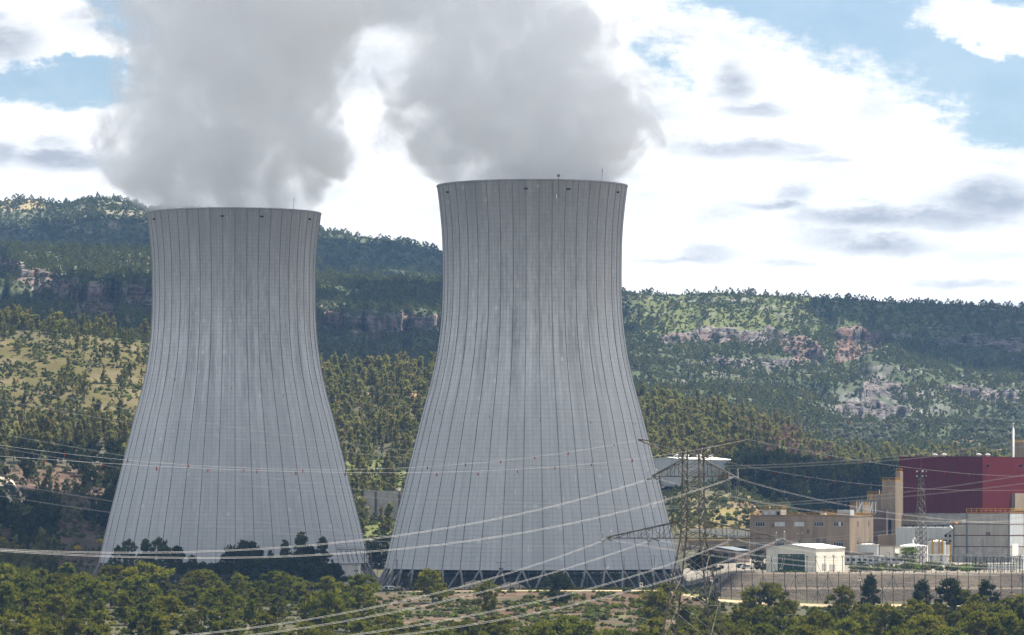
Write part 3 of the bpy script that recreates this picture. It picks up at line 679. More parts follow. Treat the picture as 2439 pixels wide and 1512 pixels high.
def rz_(z): return float(tower_r(z)[0])
for k in range(nl_):                                       # one course of panels per pour, with a recessed joint under each
    a, c = zl_[k]+.045, zl_[k+1]-.045; ra, rc_ = rz_(a), rz_(c)
    shell.lathe([(ra,a),(rc_,c)],176,cap=False); shell.lathe([(rc_,c),(rc_-.07,c+.001)],176,cap=False)
    if k < nl_-1: shell.lathe([(rc_-.07,c),(rz_(c+.09)-.07,c+.09)],176,cap=False); shell.lathe([(rz_(c+.09)-.07,c+.089),(rz_(c+.09),c+.09)],176,cap=False)
shell.lathe([(float(rr[-1])-.08,124.95),(float(rr[-1])+.25,125.0),(float(rr[-1])+.25,125.5),(float(rr[-1])-.7,125.5)]+[(float(r)-.7,float(z)) for r,z in zip(rr[::-1],zz[::-1])]+[(float(rr[0]),float(zl_[0])+.045)], 176, cap=False)
shell_me = shell.mesh('shell', M['tower'], True)
rib = MB(); zr = np.linspace(TZ[0], 124.9, 46); rb = tower_r(zr)
pr = []
for r, z in zip(rb, zr): pr += [(r-.05,-.075,z),(r+.13,-.06,z),(r+.13,.06,z),(r-.05,.075,z)]
fs = []
for i in range(len(zr)-1):
    for k in range(3): fs.append((4*i+k,4*i+k+1,4*i+4+k+1,4*i+4+k))
rib.add(pr, fs); rib_me = rib.mesh('rib', M['rib'])
r0 = float(TR[0])
leg_mes = []
for sgn in (1,-1):
    l = MB(); da = sgn*PI/NB*.92
    p = Vector((r0-.45,0,TZ[0]+.25)); q = Vector(((r0+3.6)*math.cos(da),(r0+3.6)*math.sin(da),-.3))
    l.bar(p,q,.72,.6,n=6); leg_mes.append(l.mesh('leg', M['leg'], False))
def cooling_tower(cx, cyy, label, ladder):
    t = thing('cooling_tower', label, 'cooling tower', (cx,cyy,0))
    link('shell', shell_me, t)
    for k in range(NB): link('rib', rib_me, t, rz=2*PI*(k+.5)/NB)
    for k in range(NB):
        for q in range(2): link('leg', leg_mes[q], t, rz=2*PI*(k+.5)/NB)
    b = MB(); b.lathe([(r0+4.6,-.6),(r0+4.6,1.3),(r0+4.1,1.3),(r0+4.1,-.6)],88,cap=False); b.build('basin_wall', M['concrete'], t)
    b = MB(); b.lathe([(r0-3,-.5),(r0-3.2,TZ[0]+.9)],64,cap=False); b.lathe([(r0-3.2,TZ[0]+.9),(.1,TZ[0]+.9)],64,cap=False); b.build('dark_interior', M['dark'], t)  # near-black drum paints in the shade inside the tower foot
    rt = float(TR[-1])
    for ang in (-63,-4,22,64):                              # pairs of dark ports under the rim
        a = math.radians(-90+ang); b = MB()
        for da in (-.011,.011):
            c = Vector((math.cos(a+da),math.sin(a+da),0)); b.bar(c*(rt-.6)+Vector((0,0,122.6)), c*(rt+.06)+Vector((0,0,122.6)), .55, n=8)
        b.build('rim_port', M['dark'], t)
    for ang, h in ((46.5,4.2),):
        a = math.radians(-90+ang); c = Vector((math.cos(a)*(rt-.2),math.sin(a)*(rt-.2),125.4)); b = MB()
        b.bar(c,c+Vector((.15,0,h)),.13,n=5); b.bar(c+Vector((.1,0,h*.72)),c+Vector((.14,0,h*.82)),.32,n=5); b.build('lightning_rod', M['galv'], t)
    if ladder:
        a = math.radians(-90+15.3); c = Vector((math.cos(a)*(rt+.35),math.sin(a)*(rt+.35),0)); b = MB()
        b.bar(c+Vector((0,0,126.6)),c+Vector((0,0,119.8)),.14,n=5); b.box(c.x-.4,c.y-.3,126.2,c.x+.4,c.y+.3,126.9); b.bar(c+Vector((0,0,119.8)),c+Vector((-.5,0,119.7)),.14,n=5); b.build('warning_lamp_bracket', M['galv'], t)
        b = MB(); b.box(c.x-.75,c.y-.25,119.7,c.x-.45,c.y+.25,120.8); b.build('warning_lamp', M['white'], t)
    return t
TXR, TYR, TXL, TYL = (1267-CX)*1400/F, 1400.0, (557-CX)*1532/F, 1532.0
cooling_tower(TXR, TYR, 'nearer grey concrete cooling tower, taller in view, standing behind the lattice pylon', True)
cooling_tower(TXL, TYL, 'grey concrete cooling tower farther back beside the yellow grassy hillside', False)
# ================================================================ steam plumes (closed hull filled with vapour)
def plume(name, label, cx, cyy, knots, seed, dens):
    # knots: (z, centre x offset, centre y offset, half width x, half depth y)
    K = np.array(knots, float); zmin, zmax = K[0,0], K[-1,0]
    zs = np.linspace(zmin, zmax, 44); kv = pchip(K[:,0], K[:,1:], zs); nseg = 56
    V, Fc = [], []
    for i, z in enumerate(zs):
        ox, oy, rx, ry = kv[i]; th = np.arange(nseg)*2*PI/nseg
        px_, py_ = np.cos(th), np.sin(th)
        lump = 1+.34*(fbm(px_*1.6+seed*3.1+5, z/26+py_*1.6+9, seed, 4)-.5)*min(1,(z-zmin)/14)
        for k in range(nseg): V.append((cx+ox+rx*1.34*lump[k]*px_[k], cyy+oy+ry*1.30*lump[k]*py_[k], z))
    for i in range(len(zs)-1):
        for k in range(nseg): Fc.append((i*nseg+k, i*nseg+(k+1)%nseg, (i+1)*nseg+(k+1)%nseg, (i+1)*nseg+k))
    Fc.append(tuple(range(nseg-1,-1,-1))); e = (len(zs)-1)*nseg; Fc.append(tuple(e+k for k in range(nseg)))
    me = bpy.data.meshes.new(name); me.from_pydata(V, [], Fc); me.update()
    m = bpy.data.materials.new(name); m.use_nodes = True; nt = m.node_tree; nt.nodes.clear()
    out = nt.nodes.new('ShaderNodeOutputMaterial'); pv = nt.nodes.new('ShaderNodeVolumePrincipled'); nt.links.new(pv.outputs[0], out.inputs['Volume'])
    pv.inputs['Color'].default_value = (STEAM_ALB,STEAM_ALB,STEAM_ALB,1); pv.inputs['Anisotropy'].default_value = .42
    tc = nt.nodes.new('ShaderNodeTexCoord'); mpn = nt.nodes.new('ShaderNodeMapping'); mpn.inputs['Location'].default_value = (seed*137.3,seed*61.7,seed*29.1); nt.links.new(tc.outputs['Object'], mpn.inputs[0]); nv = mpn.outputs[0]; sp = nt.nodes.new('ShaderNodeSeparateXYZ'); nt.links.new(tc.outputs['Object'], sp.inputs[0])
    x,y,z = (E(nt, sp.outputs[i]) for i in range(3)); zn = (z-zmin)/(zmax-zmin)
    def curve(col, lo, hi):
        n = nt.nodes.new('ShaderNodeFloatCurve'); nt.links.new(zn.s, n.inputs['Value']); c = n.mapping.curves[0]
        samp = np.linspace(0,1,9); vals = (pchip(K[:,0],K[:,col],zmin+samp*(zmax-zmin))-lo)/(hi-lo)
        c.points[0].location = (0,float(vals[0])); c.points[1].location = (1,float(vals[-1]))
        for a, v in zip(samp[1:-1],vals[1:-1]): c.points.new(float(a),float(v))
        n.mapping.update(); return E(nt, n.outputs[0])*(hi-lo)+lo
    ox, oy = curve(1,-80,80), curve(2,-80,80); rx, ry = curve(3,0,120), curve(4,0,120)
    w1 = noise(nt, nv, 1/62, 3, .5)
    vo = nt.nodes.new('ShaderNodeTexNoise'); vo.inputs['Scale'].default_value = 1/20; vo.inputs['Detail'].default_value = 7; vo.inputs['Roughness'].default_value = .62; vo.inputs['Distortion'].default_value = .6
    nt.links.new(nv, vo.inputs['Vector']); f = E(nt, vo.outputs['Fac'])
    dx = (x-cx-ox)/rx; dy = (y-cyy-oy)/ry; r = (dx*dx+dy*dy).sqrt()
    low = zn.step(0.0,.14)                                   # crisp where it leaves the rim, broken higher up
    e = (1.06-r) + ((f-.5)*1.7+(w1-.5)*.75)*(low*.9+.06)
    f2 = noise(nt, nv, 1/9, 5, .62)
    e = e+(f2-.5)*.55*(low*.9+.1)
    dn = e.step(0.03,.20)*(.10+f.step(.40,.66)*1.6)*.8+e.step(-.22,.25)*.05
    nt.links.new((dn*dens).s, pv.inputs['Density'])
    m.cycles.volume_step_rate = 1.0
    try: m.cycles.volume_sampling = 'MULTIPLE_IMPORTANCE'
    except Exception: pass
    me.materials.append(m)
    return tag(link(name, me), label, 'steam')
STEAM_ALB = .998
def Ux(px, Y): return (px-CX)*Y/F
def plume_px(name, label, cx, cyy, rows, seed, dens):
    ks = []
    for py, xl, xr, dyo in rows:
        z = ZC+(CY-py)*cyy/F; a, b = Ux(xl,cyy), Ux(xr,cyy); ks.append((z, (a+b)/2-cx, dyo, (b-a)/2, (b-a)/2*.92))
    plume(name, label, cx, cyy, ks, seed, dens)
plume_px('steam_plume', 'grey steam plume rising from the farther cooling tower and drifting left', TXL, TYL,
  [(513,362,752,0),(497,345,758,0),(478,300,762,-2),(430,268,772,-3),(380,258,782,-4),(310,268,800,-5),(250,285,808,-6),(190,300,806,-7),(120,285,830,-8),(50,260,900,-10),(-30,240,960,-12),(-140,230,980,-14)], 4, .10)
plume_px('steam_plume', 'grey steam plume rising from the nearer cooling tower behind the pylon', TXR, TYR,
  [(446,1056,1480,0),(428,1042,1492,0),(400,990,1502,0),(360,938,1528,-2),(320,925,1548,-3),(270,930,1538,-4),(220,950,1505,-6),(160,965,1455,-8),(100,965,1420,-10),(40,940,1400,-12),(-40,900,1370,-14),(-140,860,1350,-16)], 15, .10)
# ================================================================ cloud meshes added above the view to shade the slopes, towers and plumes
cm = bpy.data.materials.new('cloud'); cm.use_nodes = True; nt = cm.node_tree; nt.nodes.clear(); out = nt.nodes.new('ShaderNodeOutputMaterial')
d = nt.nodes.new('ShaderNodeBsdfDiffuse'); d.inputs[0].default_value = (.9,.9,.9,1); tr = nt.nodes.new('ShaderNodeBsdfTranslucent'); tr.inputs[0].default_value = (.9,.9,.9,1)
mx = nt.nodes.new('ShaderNodeMixShader'); mx.inputs[0].default_value = .3; nt.links.new(d.outputs[0],mx.inputs[1]); nt.links.new(tr.outputs[0],mx.inputs[2]); nt.links.new(mx.outputs[0],out.inputs[0])
def cloud(x, Y, zt, H, rx, ry, seed, thick=70):
    k = (H-zt)/SUN.z; c = (x+SUN.x*k, Y+SUN.y*k, H); bm = bmesh.new(); bmesh.ops.create_icosphere(bm, subdivisions=5, radius=1)
    P = np.array([tuple(v.co) for v in bm.verts]); a = 1+.55*(fbm(P[:,0]*1.7+seed*7.3+P[:,2],P[:,1]*1.7+3,seed,5)-.5)*2
    bill = (fbm(P[:,0]*5+seed,P[:,1]*5,seed+9,4))*.8
    for v, s_, q in zip(bm.verts, a, bill): v.co = (v.co.x*rx*s_, v.co.y*ry*s_, (v.co.z*(thick*.3) if v.co.z < 0 else v.co.z*thick*(.6+q)))
    me = bpy.data.meshes.new('cloud'); bm.to_mesh(me); bm.free(); me.polygons.foreach_set('use_smooth',[True]*len(me.polygons)); me.materials.append(cm)
    tag(link('cloud', me, None, c), kind='structure')
for a in ((-235,3180,120,1150,240,360,1),(-40,3800,170,1250,130,150,2),(-420,4930,300,1400,240,230,5),(-110,5260,300,1450,120,190,6),(-172,1715,20,950,62,125,7),(420,3950,230,1300,110,170,8),(-92,1446,66,900,172,150,9)): cloud(*a)  # last one added to keep direct sun off the towers and steam
# ================================================================ power plant on its platform
PZ = 6.0; TH = math.radians(25)
class Bld:                          # a building turned by th; its nearest vertical edge stands on the sight line pxc at distance Y
    def __init__(s, name, label, cat, pxc, Y, base, th=TH, group=None):
        s.x = (pxc-CX)*Y/F; s.Y = Y; s.th = th; s.base = base; s.c, s.s = math.cos(th), math.sin(th)
        s.t = thing(name, label, cat, (s.x,Y,base), -th, group)
    def fx(s, px):                  # along the front, negative to the left
        k = (px-CX)/F; return -(s.x-k*s.Y)/(s.c+k*s.s)
    def sy(s, px):                  # along the right side, into the depth
        k = (px-CX)/F; return (k*s.Y-s.x)/(s.s-k*s.c)
    def z(s, py, x=0, y=0):
        Y = s.Y-x*s.s+y*s.c; return ZC+(CY-py)*Y/F-s.base
    def part(s, name, m, mb, parent=None, smooth=False): return mb.build(name, m, parent or s.t, smooth)
    def box(s, name, m, x0, y0, z0, x1, y1, z1, parent=None):
        b = MB(); b.box(min(x0,x1),min(y0,y1),z0,max(x0,x1),max(y0,y1),z1); return b.build(name, m, parent or s.t)
def rail(mb, pts, h=1.1, step=2.2, w=.09):
    pts = [Vector(p) for p in pts]
    for a, b in zip(pts[:-1],pts[1:]):
        for k in (h, h*.55): mb.bar(a+Vector((0,0,k)), b+Vector((0,0,k)), w)
        mb.bar(a+Vector((0,0,.12)), b+Vector((0,0,.12)), .04, .22)
        n = max(1,int((b-a).length/step))
        for i in range(n+1): p = a.lerp(b,i/n); mb.bar(p,p+Vector((0,0,h)),w)
def window(B, x0, x1, z0, z1, dark, panes=4, y=0):
    f = MB(); f.box(x0-.1,y-.06,z0-.1,x1+.1,y-.005,z0); f.box(x0-.1,y-.06,z1,x1+.1,y-.005,z1+.1); f.box(x0-.1,y-.06,z0,x0,y-.005,z1); f.box(x1,y-.06,z0,x1+.1,y-.005,z1)
    pw = (x1-x0)/panes
    for k in range(1,panes): f.box(x0+k*pw-.05,y-.05,z0,x0+k*pw+.05,y-.005,z1)
    w = f.build('window', M['steelgrey'], B.t)
    for k in range(panes):
        p = MB(); p.box(x0+k*pw+.052,y-.03,z0+.002,x0+(k+1)*pw-.052,y-.004,z1-.002); p.build('pane', dark[k] if isinstance(dark,list) else dark, w)
D_, P_ = M['glass_dark'], M['glass_pale']
# ---- tan office block
B = Bld('office_building', 'long tan concrete block with strip windows and yellow roof railings behind the white hut', 'building', 2023, 1640, PZ)
x0, d = B.fx(1785), B.sy(2079); zt = B.z(1229)
B.box('wall', M['tan'], x0, 0, -.5, 0, d, zt)
B.box('parapet', M['tan_dark'], x0-.15, -.15, zt, .15, d+.15, zt+.25)
b = MB(); zl = B.z(1241)
b.box(x0,-.05,zl-.05,0,-.003,zl+.05)
for px in (1834,1937): x = B.fx(px); b.box(x-.08,-.05,0,x+.08,-.003,zl-.06)
b.build('wall_joint', M['tan_dark'], B.t)
for i,(a,c) in enumerate(((1798.6,1821),(1845,1868),(1891.7,1914),(1938.8,1961),(1985,2008))):
    xa, xb = B.fx(a), B.fx(c)
    window(B, xa, xb, B.z(1252.6,xa), B.z(1243.2,xa), (D_,P_,P_,[D_,D_,D_,D_],[D_,D_,P_,D_])[i])
    window(B, xa, xb, B.z(1300.2,xa), B.z(1291.6,xa), D_)
for px,py,w in ((1840,1251.5,.9),(1924,1265,1.1),(1904,1289,1.2),(1948,1287,1.6),(1962,1287,1.6)):
    x = B.fx(px); z = B.z(py,x); b = MB(); b.box(x-w/2,-.07,z-.7,x+w/2,-.004,z+.7); v = b.build('vent_grille', M['tan_dark'], B.t)
for px,py in ((2043,1247),(2068,1246)):
    y = B.sy(px); z = B.z(py,0,y); B.box('vent_grille', M['tan_dark'], .004, y-.5, z-1, .06, y+.5, z+1)
for px in (2045,2072):
    y = B.sy(px); b = MB(); b.bar((.35,y,0),(.35,y,B.z(1280)),.22); b.bar((.35,y,B.z(1280)),(.1,y,B.z(1280)),.22); b.build('drain_pipe', M['steelgrey'], B.t)
b = MB(); rail(b, [(x0+.3,.3,zt+.25),(B.fx(1812),.3,zt+.25)]); rail(b, [(B.fx(1858),.3,zt+.25),(-.3,.3,zt+.25),(-.3,d-.5,zt+.25)]); b.build('roof_railing', M['yellow'], B.t)
xa, xb = B.fx(1812), B.fx(1858); z2 = B.z(1214.5,xa)
B.box('roof_cabin', M['concrete'], xa, .6, zt+.26, xb, 6, z2)
b = MB(); rail(b, [(xa,.7,z2),(xb,.7,z2),(xb,5.9,z2)], 1.7, 1.3); b.build('cabin_railing', M['yellow'], B.t)
for k,(a,c) in enumerate(((1818,1826),(1836,1843),(1848,1855))): B.box('cabin_door', (M['steelgrey'],M['clad_pale'],M['dark'])[k], B.fx(a), .52, zt+.4, B.fx(c), .6, z2-.5)
xa, xb = B.fx(1991), B.fx(2022); B.box('air_unit', M['clad_pale'], xa, 1, zt+.3, xb, 5, B.z(1214))
for k in range(9):
    x = xa+(xb-xa)*(k+.5)/9; b = MB(); b.box(x-.04,.92,zt+.4,x+.04,.998,B.z(1214.6)); b.build('louver', M['steelgrey'], bpy.data.objects['air_unit'])
B.box('air_unit', M['white'], B.fx(1951), .6, zt+.3, B.fx(1963), 2.2, B.z(1222))
b = MB(); z3 = B.z(1217); b.box(B.fx(1945),4,zt+.3,B.fx(1990),4.4,z3-.9); rail(b, [(B.fx(1945),3.6,z3-1.1),(B.fx(1990),3.6,z3-1.1)], 1.5); b.build('roof_walkway', M['yellow'], B.t)
# ---- low annexes left of the office block, behind the pylon
B = Bld('low_annex', 'low brown concrete annex with dark openings behind the foot of the pylon', 'building', 1783, 1668, PZ)
x0 = B.fx(1625); zt = B.z(1288)
B.box('wall', M['tan'], x0, 0, -.5, 0, 12, zt)
for a,c,q in ((1640,1654,0),(1720,1732,0),(1742,1748,1),(1752,1776,0)): B.box('opening', (M['dark'],M['clad'])[q], B.fx(a), -.06, 1.2, B.fx(c), -.004, B.z(1301))
b = MB(); rail(b, [(x0,.2,zt),(-.1,.2,zt)], 1.2, 2.5, .11); b.build('roof_railing', M['yellow'], B.t)
B.box('yellow_tank', M['yellow'], B.fx(1730), -1.5, 3.4, B.fx(1738), -.2, 5.6)
B = Bld('retaining_wall', 'long pale ochre wall topped by a pipe at the foot of the grassy slope', 'wall', 1790, 1715, PZ)
x0 = B.fx(1640); zt = B.z(1259)
B.box('wall', M['cream'], x0, 0, -.5, 0, .6, zt); b = MB(); rail(b, [(x0,.2,zt),(0,.2,zt)], 1.2, 4); b.build('railing', M['yellow'], B.t)
b = MB(); b.bar((x0,-.8,B.z(1275)),(0,-.8,B.z(1275)),.5,n=8); 
for k in range(8): x = x0*(k+.5)/8; b.bar((x,-.8,0),(x,-.8,B.z(1275)),.3)
b.build('pipe', M['steelgrey'], B.t)
def shed(name, label, cat, pxl, pxc, pxr, Y, base, pe, pp, wall, roof, th=TH, frac=.5, over=.25):
    B = Bld(name, label, cat, pxc, Y, base, th); x0, d = B.fx(pxl), B.sy(pxr); ze = B.z(pe); zp = B.z(pp, x0*.5); xm = x0*frac
    b = MB(); b.add([(x0,0,-.5),(0,0,-.5),(0,0,ze),(xm,0,zp),(x0,0,ze),(x0,d,-.5),(0,d,-.5),(0,d,ze),(xm,d,zp),(x0,d,ze)],
        [(0,1,2,3,4),(9,8,7,6,5),(1,6,7,2),(0,4,9,5),(2,7,8,3),(3,8,9,4)]); b.build('wall', wall, B.t)
    b = MB(); t = .22; o = over
    for xa, xb in ((x0-o,xm),(xm,o)):
        za = ze-(o*(zp-ze)/abs(xm-x0) if xa < xm and xa < x0 else 0) if xa < x0 else zp; zb = zp if xb == xm else ze-o*(zp-ze)/max(abs(xm),.1)
        if xa == xm: za = zp
        b.add([(xa,-o,za+.01),(xb,-o,zb+.01),(xb,d+o,zb+.01),(xa,d+o,za+.01),(xa,-o,za+t),(xb,-o,zb+t),(xb,d+o,zb+t),(xa,d+o,za+t)], [(0,3,2,1),(4,5,6,7),(0,1,5,4),(1,2,6,5),(2,3,7,6),(3,0,4,7)])
    b.build('roof', roof, B.t); return B, x0, d, ze, zp
B, x0, d, ze, zp = shed('blue_roof_shed', 'low shed with a blue grey pitched roof left of the white hut', 'shed', 1660, 1752, 1785, 1560, PZ, 1312, 1303, M['tan_dark'], M['roof_blue'])
for a,c in ((1670,1684),(1694,1706),(1722,1736)): B.box('doorway', M['dark'], B.fx(a), -.06, .1, B.fx(c), -.004, 3.2)
# ---- white hut with the green shutter
B, x0, d, ze, zp = shed('white_hut', 'cream white gabled hut with a large dark green roller door behind the fence', 'hut', 1824.6, 1942.7, 2011, 1352, PZ, 1306.6, 1297, M['cream'], M['white'])
xa, xb = B.fx(1851.6), B.fx(1916.6); za, zb = B.z(1362.5), B.z(1319.7)
dr = B.box('roller_door', M['greendoor'], xa, -.08, max(za,.05), xb, -.004, zb)
n = 14
for k in range(n):
    z = max(za,.05)+(zb-max(za,.05))*k/n; b = MB(); b.box(xa+.05,-.12,z+.03,xb-.05,-.082,z+(zb-za)/n-.05); b.build('slat', M['greendoor'], dr)
b = MB(); b.box(xa-.25,-.10,0,xa-.01,-.005,zb+.25); b.box(xb+.01,-.10,0,xb+.25,-.005,zb+.25); b.box(xa-.01,-.10,zb+.01,xb+.01,-.005,zb+.25); b.build('door_frame', M['white'], B.t)
for a,c,p0,p1 in ((1957,1967,1342,1358),(1975,1988,1344,1360)):
    ya, yb = B.sy(a), B.sy(c); B.box('side_window', M['concrete'], .004, ya, B.z(p1,0,ya), .06, yb, B.z(p0,0,ya))
y = B.sy(1984); B.box('vent_grille', M['concrete'], .004, y-.6, B.z(1325), .08, y+.6, B.z(1321))
# ---- white hall behind the pylon, on its terrace
gz = float(ground((1650-CX)*1890/F,1890))
B, x0, d, ze, zp = shed('white_hall', 'large pale metal sided hall with a low white roof partly behind the pylon head', 'hall', 1540, 1636, 1752.5, 1860, ZC+(CY-1155)*1860/F, 1095, 1089.5, M['clad_pale'], M['white'], math.radians(42))
for k in range(26):
    y = d*(k+.5)/26; b = MB(); b.box(.003,y-.55,.2,.07,y+.55,ze-.35); b.build('panel', M['clad_pale'], B.t)
for k in range(18):
    x = x0*(k+.5)/18; b = MB(); b.box(x-.55,-.07,.2,x+.55,-.003,ze-.35); b.build('panel', M['clad_pale'], B.t)
for px in (1620,1648,1680,1710): 
    b = MB(); b.lathe([(.1,0),(.9,.0),(.9,.7),(1.2,.8),(1.0,1.3),(.1,1.4)],12,c=(x0*.5+(0.3),d*(px-1600)/125,zp+.15)); b.build('roof_vent', M['white'], B.t)
B.box('loading_bay', M['steelgrey'], x0*.95, -.14, 0, x0*.1, -.075, B.z(1125))
# ---- tall tan blocks left of the red hall
def block(name, label, pxl, pxc, pxr, Y, pt, m, railing=True, base=PZ):
    B = Bld(name, label, 'building', pxc, Y, base); x0, d, zt = B.fx(pxl), max(2,B.sy(pxr)), B.z(pt)
    B.box('wall', m, x0, 0, -.5, 0, d, zt)
    if railing:
        b = MB(); rail(b, [(x0+.2,.2,zt),(-.2,.2,zt),(-.2,d-.3,zt)], 1.2, 1.7, .12); b.build('roof_railing', M['yellow'], B.t)
    return B, x0, d, zt
B,x0,d,zt = block('stair_block', 'tall brown concrete block with yellow railing left of the red hall', 2100, 2132, 2146, 1705, 1145, M['tan'])
B.box('doorway', M['dark'], B.fx(2114), -.06, 5, B.fx(2122), -.004, B.z(1236))
B,x0,d,zt = block('lift_shaft', 'narrow tan shaft topped by a yellow railing beside the red hall', 2132, 2143, 2150, 1715, 1123, M['tan'])
B,x0,d,zt = block('service_block', 'tan service block with a yellow ladder at mid height behind the steel frame', 2064, 2099, 2108, 1715, 1177.5, M['tan'])
b = MB(); x = B.fx(2075); b.box(x-.5,-.35,B.z(1190),x+.5,-.01,zt); b.build('ladder', M['yellow'], B.t); b = MB(); b.bar((B.fx(2087),3,zt),(B.fx(2087),3,B.z(1166)),.35,n=6); b.build('vent_pipe', M['cream'], B.t)
B,x0,d,zt = block('rear_block', 'small pale tan roof block with yellow railing above the office block', 2023, 2056, 2070, 1690, 1203, M['tan'])
B,x0,d,zt = block('passage_building', 'dark brown recessed wall between the office block and the stair block', 2078, 2110, 2112, 1700, 1213, M['tan_dark'], False)
B,x0,d,zt = block('link_building', 'low tan link building in front of the dark recess', 2090, 2138, 2142, 1668, 1273, M['tan'], False)
B = Bld('roof_frame', 'pale steel lattice frame with diagonal braces on the roof of the office block', 'frame', 2078, 1668, PZ); z0, z1 = B.z(1222), B.z(1193); xa = B.fx(2040)
for x in (xa,(xa*.62),xa*.2,0):
    b = MB(); b.bar((x,0,z0),(x,0,z1),.35); b.bar((x,3,z0),(x,3,z1),.35); b.build('column', M['clad_pale'], B.t)
b = MB(); b.bar((xa-.5,0,z1),(.5,0,z1),.45); b.bar((xa-.5,3,z1),(.5,3,z1),.45); b.build('top_beam', M['roof_blue'], B.t)
for p,q in ((xa,xa*.62),(xa*.2,0)):
    b = MB(); b.bar((p,0,z0),(q,0,z1),.35); b.build('diagonal_brace', M['white'], B.t)
b = MB(); b.box(xa,-.2,z0-.6,0,3.2,z0); b.build('platform', M['tan_dark'], B.t)
# ---- red turbine hall
B = Bld('turbine_hall', 'huge dark red clad hall above a concrete base at the right edge', 'building', 2338.9, 1720, PZ)
x0, d = B.fx(2140.6), 60; zt, zb = B.z(1087.6), B.z(1221.6)
B.box('base_wall', M['concrete'], x0+.3, .3, -.5, -.3, d, zb)
B.box('red_cladding', M['red'], x0, 0, zb+.01, 0, d, zt)
b = MB(); b.box(x0-.08,-.08,zt,.08,d+.08,zt+.2); b.build('coping', M['red_trim'], B.t)
xs = B.fx(2269); B.box('pale_strip', M['red_trim'], xs-.6, -.05, zb+.3, xs+.6, -.004, zt-.1)
n = 44
for k in range(n):
    x = x0*(k+.5)/n; w = -x0/n
    if abs(x-xs) < 1.2: continue
    b = MB(); b.box(x-w*.5+.04,-.06,zb+.1,x+w*.5-.04,-.003,zt-.02); b.build('panel', M['red'], B.t)
for k in range(30):
    y = d*.6*(k+.5)/30; b = MB(); b.box(.003,y-.55,zb+.1,.06,y+.55,zt-.02); b.build('panel', M['red'], B.t)
for a,c,q in ((2143,2185,'tan'),(2205,2265,'concrete'),(2269,2300,'concrete')): B.box('base_panel', M[q], B.fx(a), .1, 0, B.fx(c), .29, zb-.2)
b = MB(); y = B.sy(2408); b.box(.005,y,B.z(1216),1.5,y+16,B.z(1174)); b.build('concrete_annex', M['tan'], B.t)
for px in (2219.5,2241.5): x = B.fx(px); b = MB(); b.lathe([(.6,0),(.6,.5),(1.1,.55),(1.0,.95),(.2,1.1)],12,c=(x,3,zt+.2)); b.build('roof_vent', M['white'], B.t)
for px in (2348,2369): y = B.sy(px); b = MB(); b.lathe([(.6,0),(.6,.5),(1.1,.55),(1.0,.95),(.2,1.1)],12,c=(-3,y,zt+.2)); b.build('roof_vent', M['white'], B.t)
b = MB(); x = B.fx(2274)
for k in range(8): b.bar((x-1.8+k*.5,6,zt),(x-1.8+k*.5,6,zt+3.2),.12)
b.bar((x-1.9,6,zt+2.2),(x+1.9,6,zt+2.2),.12); b.build('roof_rail_cage', M['tan_dark'], B.t)
for px in (2349,2428): y = B.sy(px); z = B.z(1109,0,y); B.box('wall_bracket', M['dark'], .07, y-.5, z-.4, 1.2, y+.3, z+.4)
B.box('corner_pilaster', M['tan'], x0-1.1, -.4, -.5, x0-.05, 1, B.z(1197))
# ---- light grey low building and the grey clad hall
B = Bld('grey_workshop', 'pale grey metal sided workshop with an angled duct in front of the red hall', 'workshop', 2268, 1600, PZ)
x0 = B.fx(2133); zt = B.z(1255.6)
B.box('wall', M['clad_pale'], x0, 0, -.5, 0, 16, zt)
for k in range(34):
    x = x0*(k+.5)/34; w = -x0/34; b = MB(); b.box(x-w*.5+.03,-.06,.3,x+w*.5-.03,-.003,zt-.1); b.build('panel', M['clad_pale'], B.t)
b = MB(); xa, xb = B.fx(2248), B.fx(2268); z = B.z(1268)
b.bar((xa,-.9,B.z(1267)),(B.fx(2256),-.9,B.z(1267)),1.5); b.bar((B.fx(2256),-.9,B.z(1267)),(xb,-.9,B.z(1255)),1.5); b.build('duct', M['steelgrey'], B.t)
for px in (2252,2262.5): 
    for py in (1276,1288): x = B.fx(px); z = B.z(py); B.box('wall_lamp', M['dark'], x-.35, -.4, z-.4, x+.35, -.07, z+.4)
b = MB(); b.bar((x0,6,zt+.7),(0,6,zt+.7),.35)
for k in range(8): b.bar((x0*k/7.5,6,zt),(x0*k/7.5,6,zt+.7),.3)
b.build('roof_pipe', M['dark'], B.t)
B = Bld('grey_hall', 'grey ribbed metal hall with dark red bands and yellow roof railing at the right edge', 'building', 2404, 1575, PZ)
x1, x0 = B.fx(2301), B.fx(2268); zt, zm = B.z(1221.6), B.z(1248)
B.box('wall', M['clad'], x1, 0, -.5, 0, 34, zt); B.box('lower_wall', M['clad'], x0, .1, -.5, x1-.003, 20, zm)
zs = [B.z(1302), B.z(1275), zm, zt]
n1 = 26
for r in range(3):
    xl = x1 if r == 2 else x0; n = int(abs(xl)/.62)
    for k in range(n):
        x = xl*(k+.5)/n; w = -xl/n; yy = 0 if x > x1 else .1; b = MB(); b.box(x-w*.5+.025,yy-.07,zs[r]+.14,x+w*.5-.025,yy-.003,zs[r+1]-.14); b.build('panel', M['clad'], B.t)
    for k in range(22):
        y = 14*(k+.5)/22; b = MB(); b.box(.003,y-.29,zs[r]+.14,.07,y+.29,zs[r+1]-.14); b.build('panel', M['clad_pale'], B.t)  # right side takes the paler cladding to paint in sunlight
for r,zv in enumerate(zs):
    xl = x1 if r == 3 else x0; b = MB(); b.box(xl,-.12,zv-.13,.12,-.075,zv+.13); b.box(.075,-.12,zv-.13,.12,34,zv+.13); b.build('red_band', M['red_trim'], B.t)
B.box('concrete_plinth', M['concrete'], x0-.05, -.16, -.5, .16, 14, zs[0]-.14)
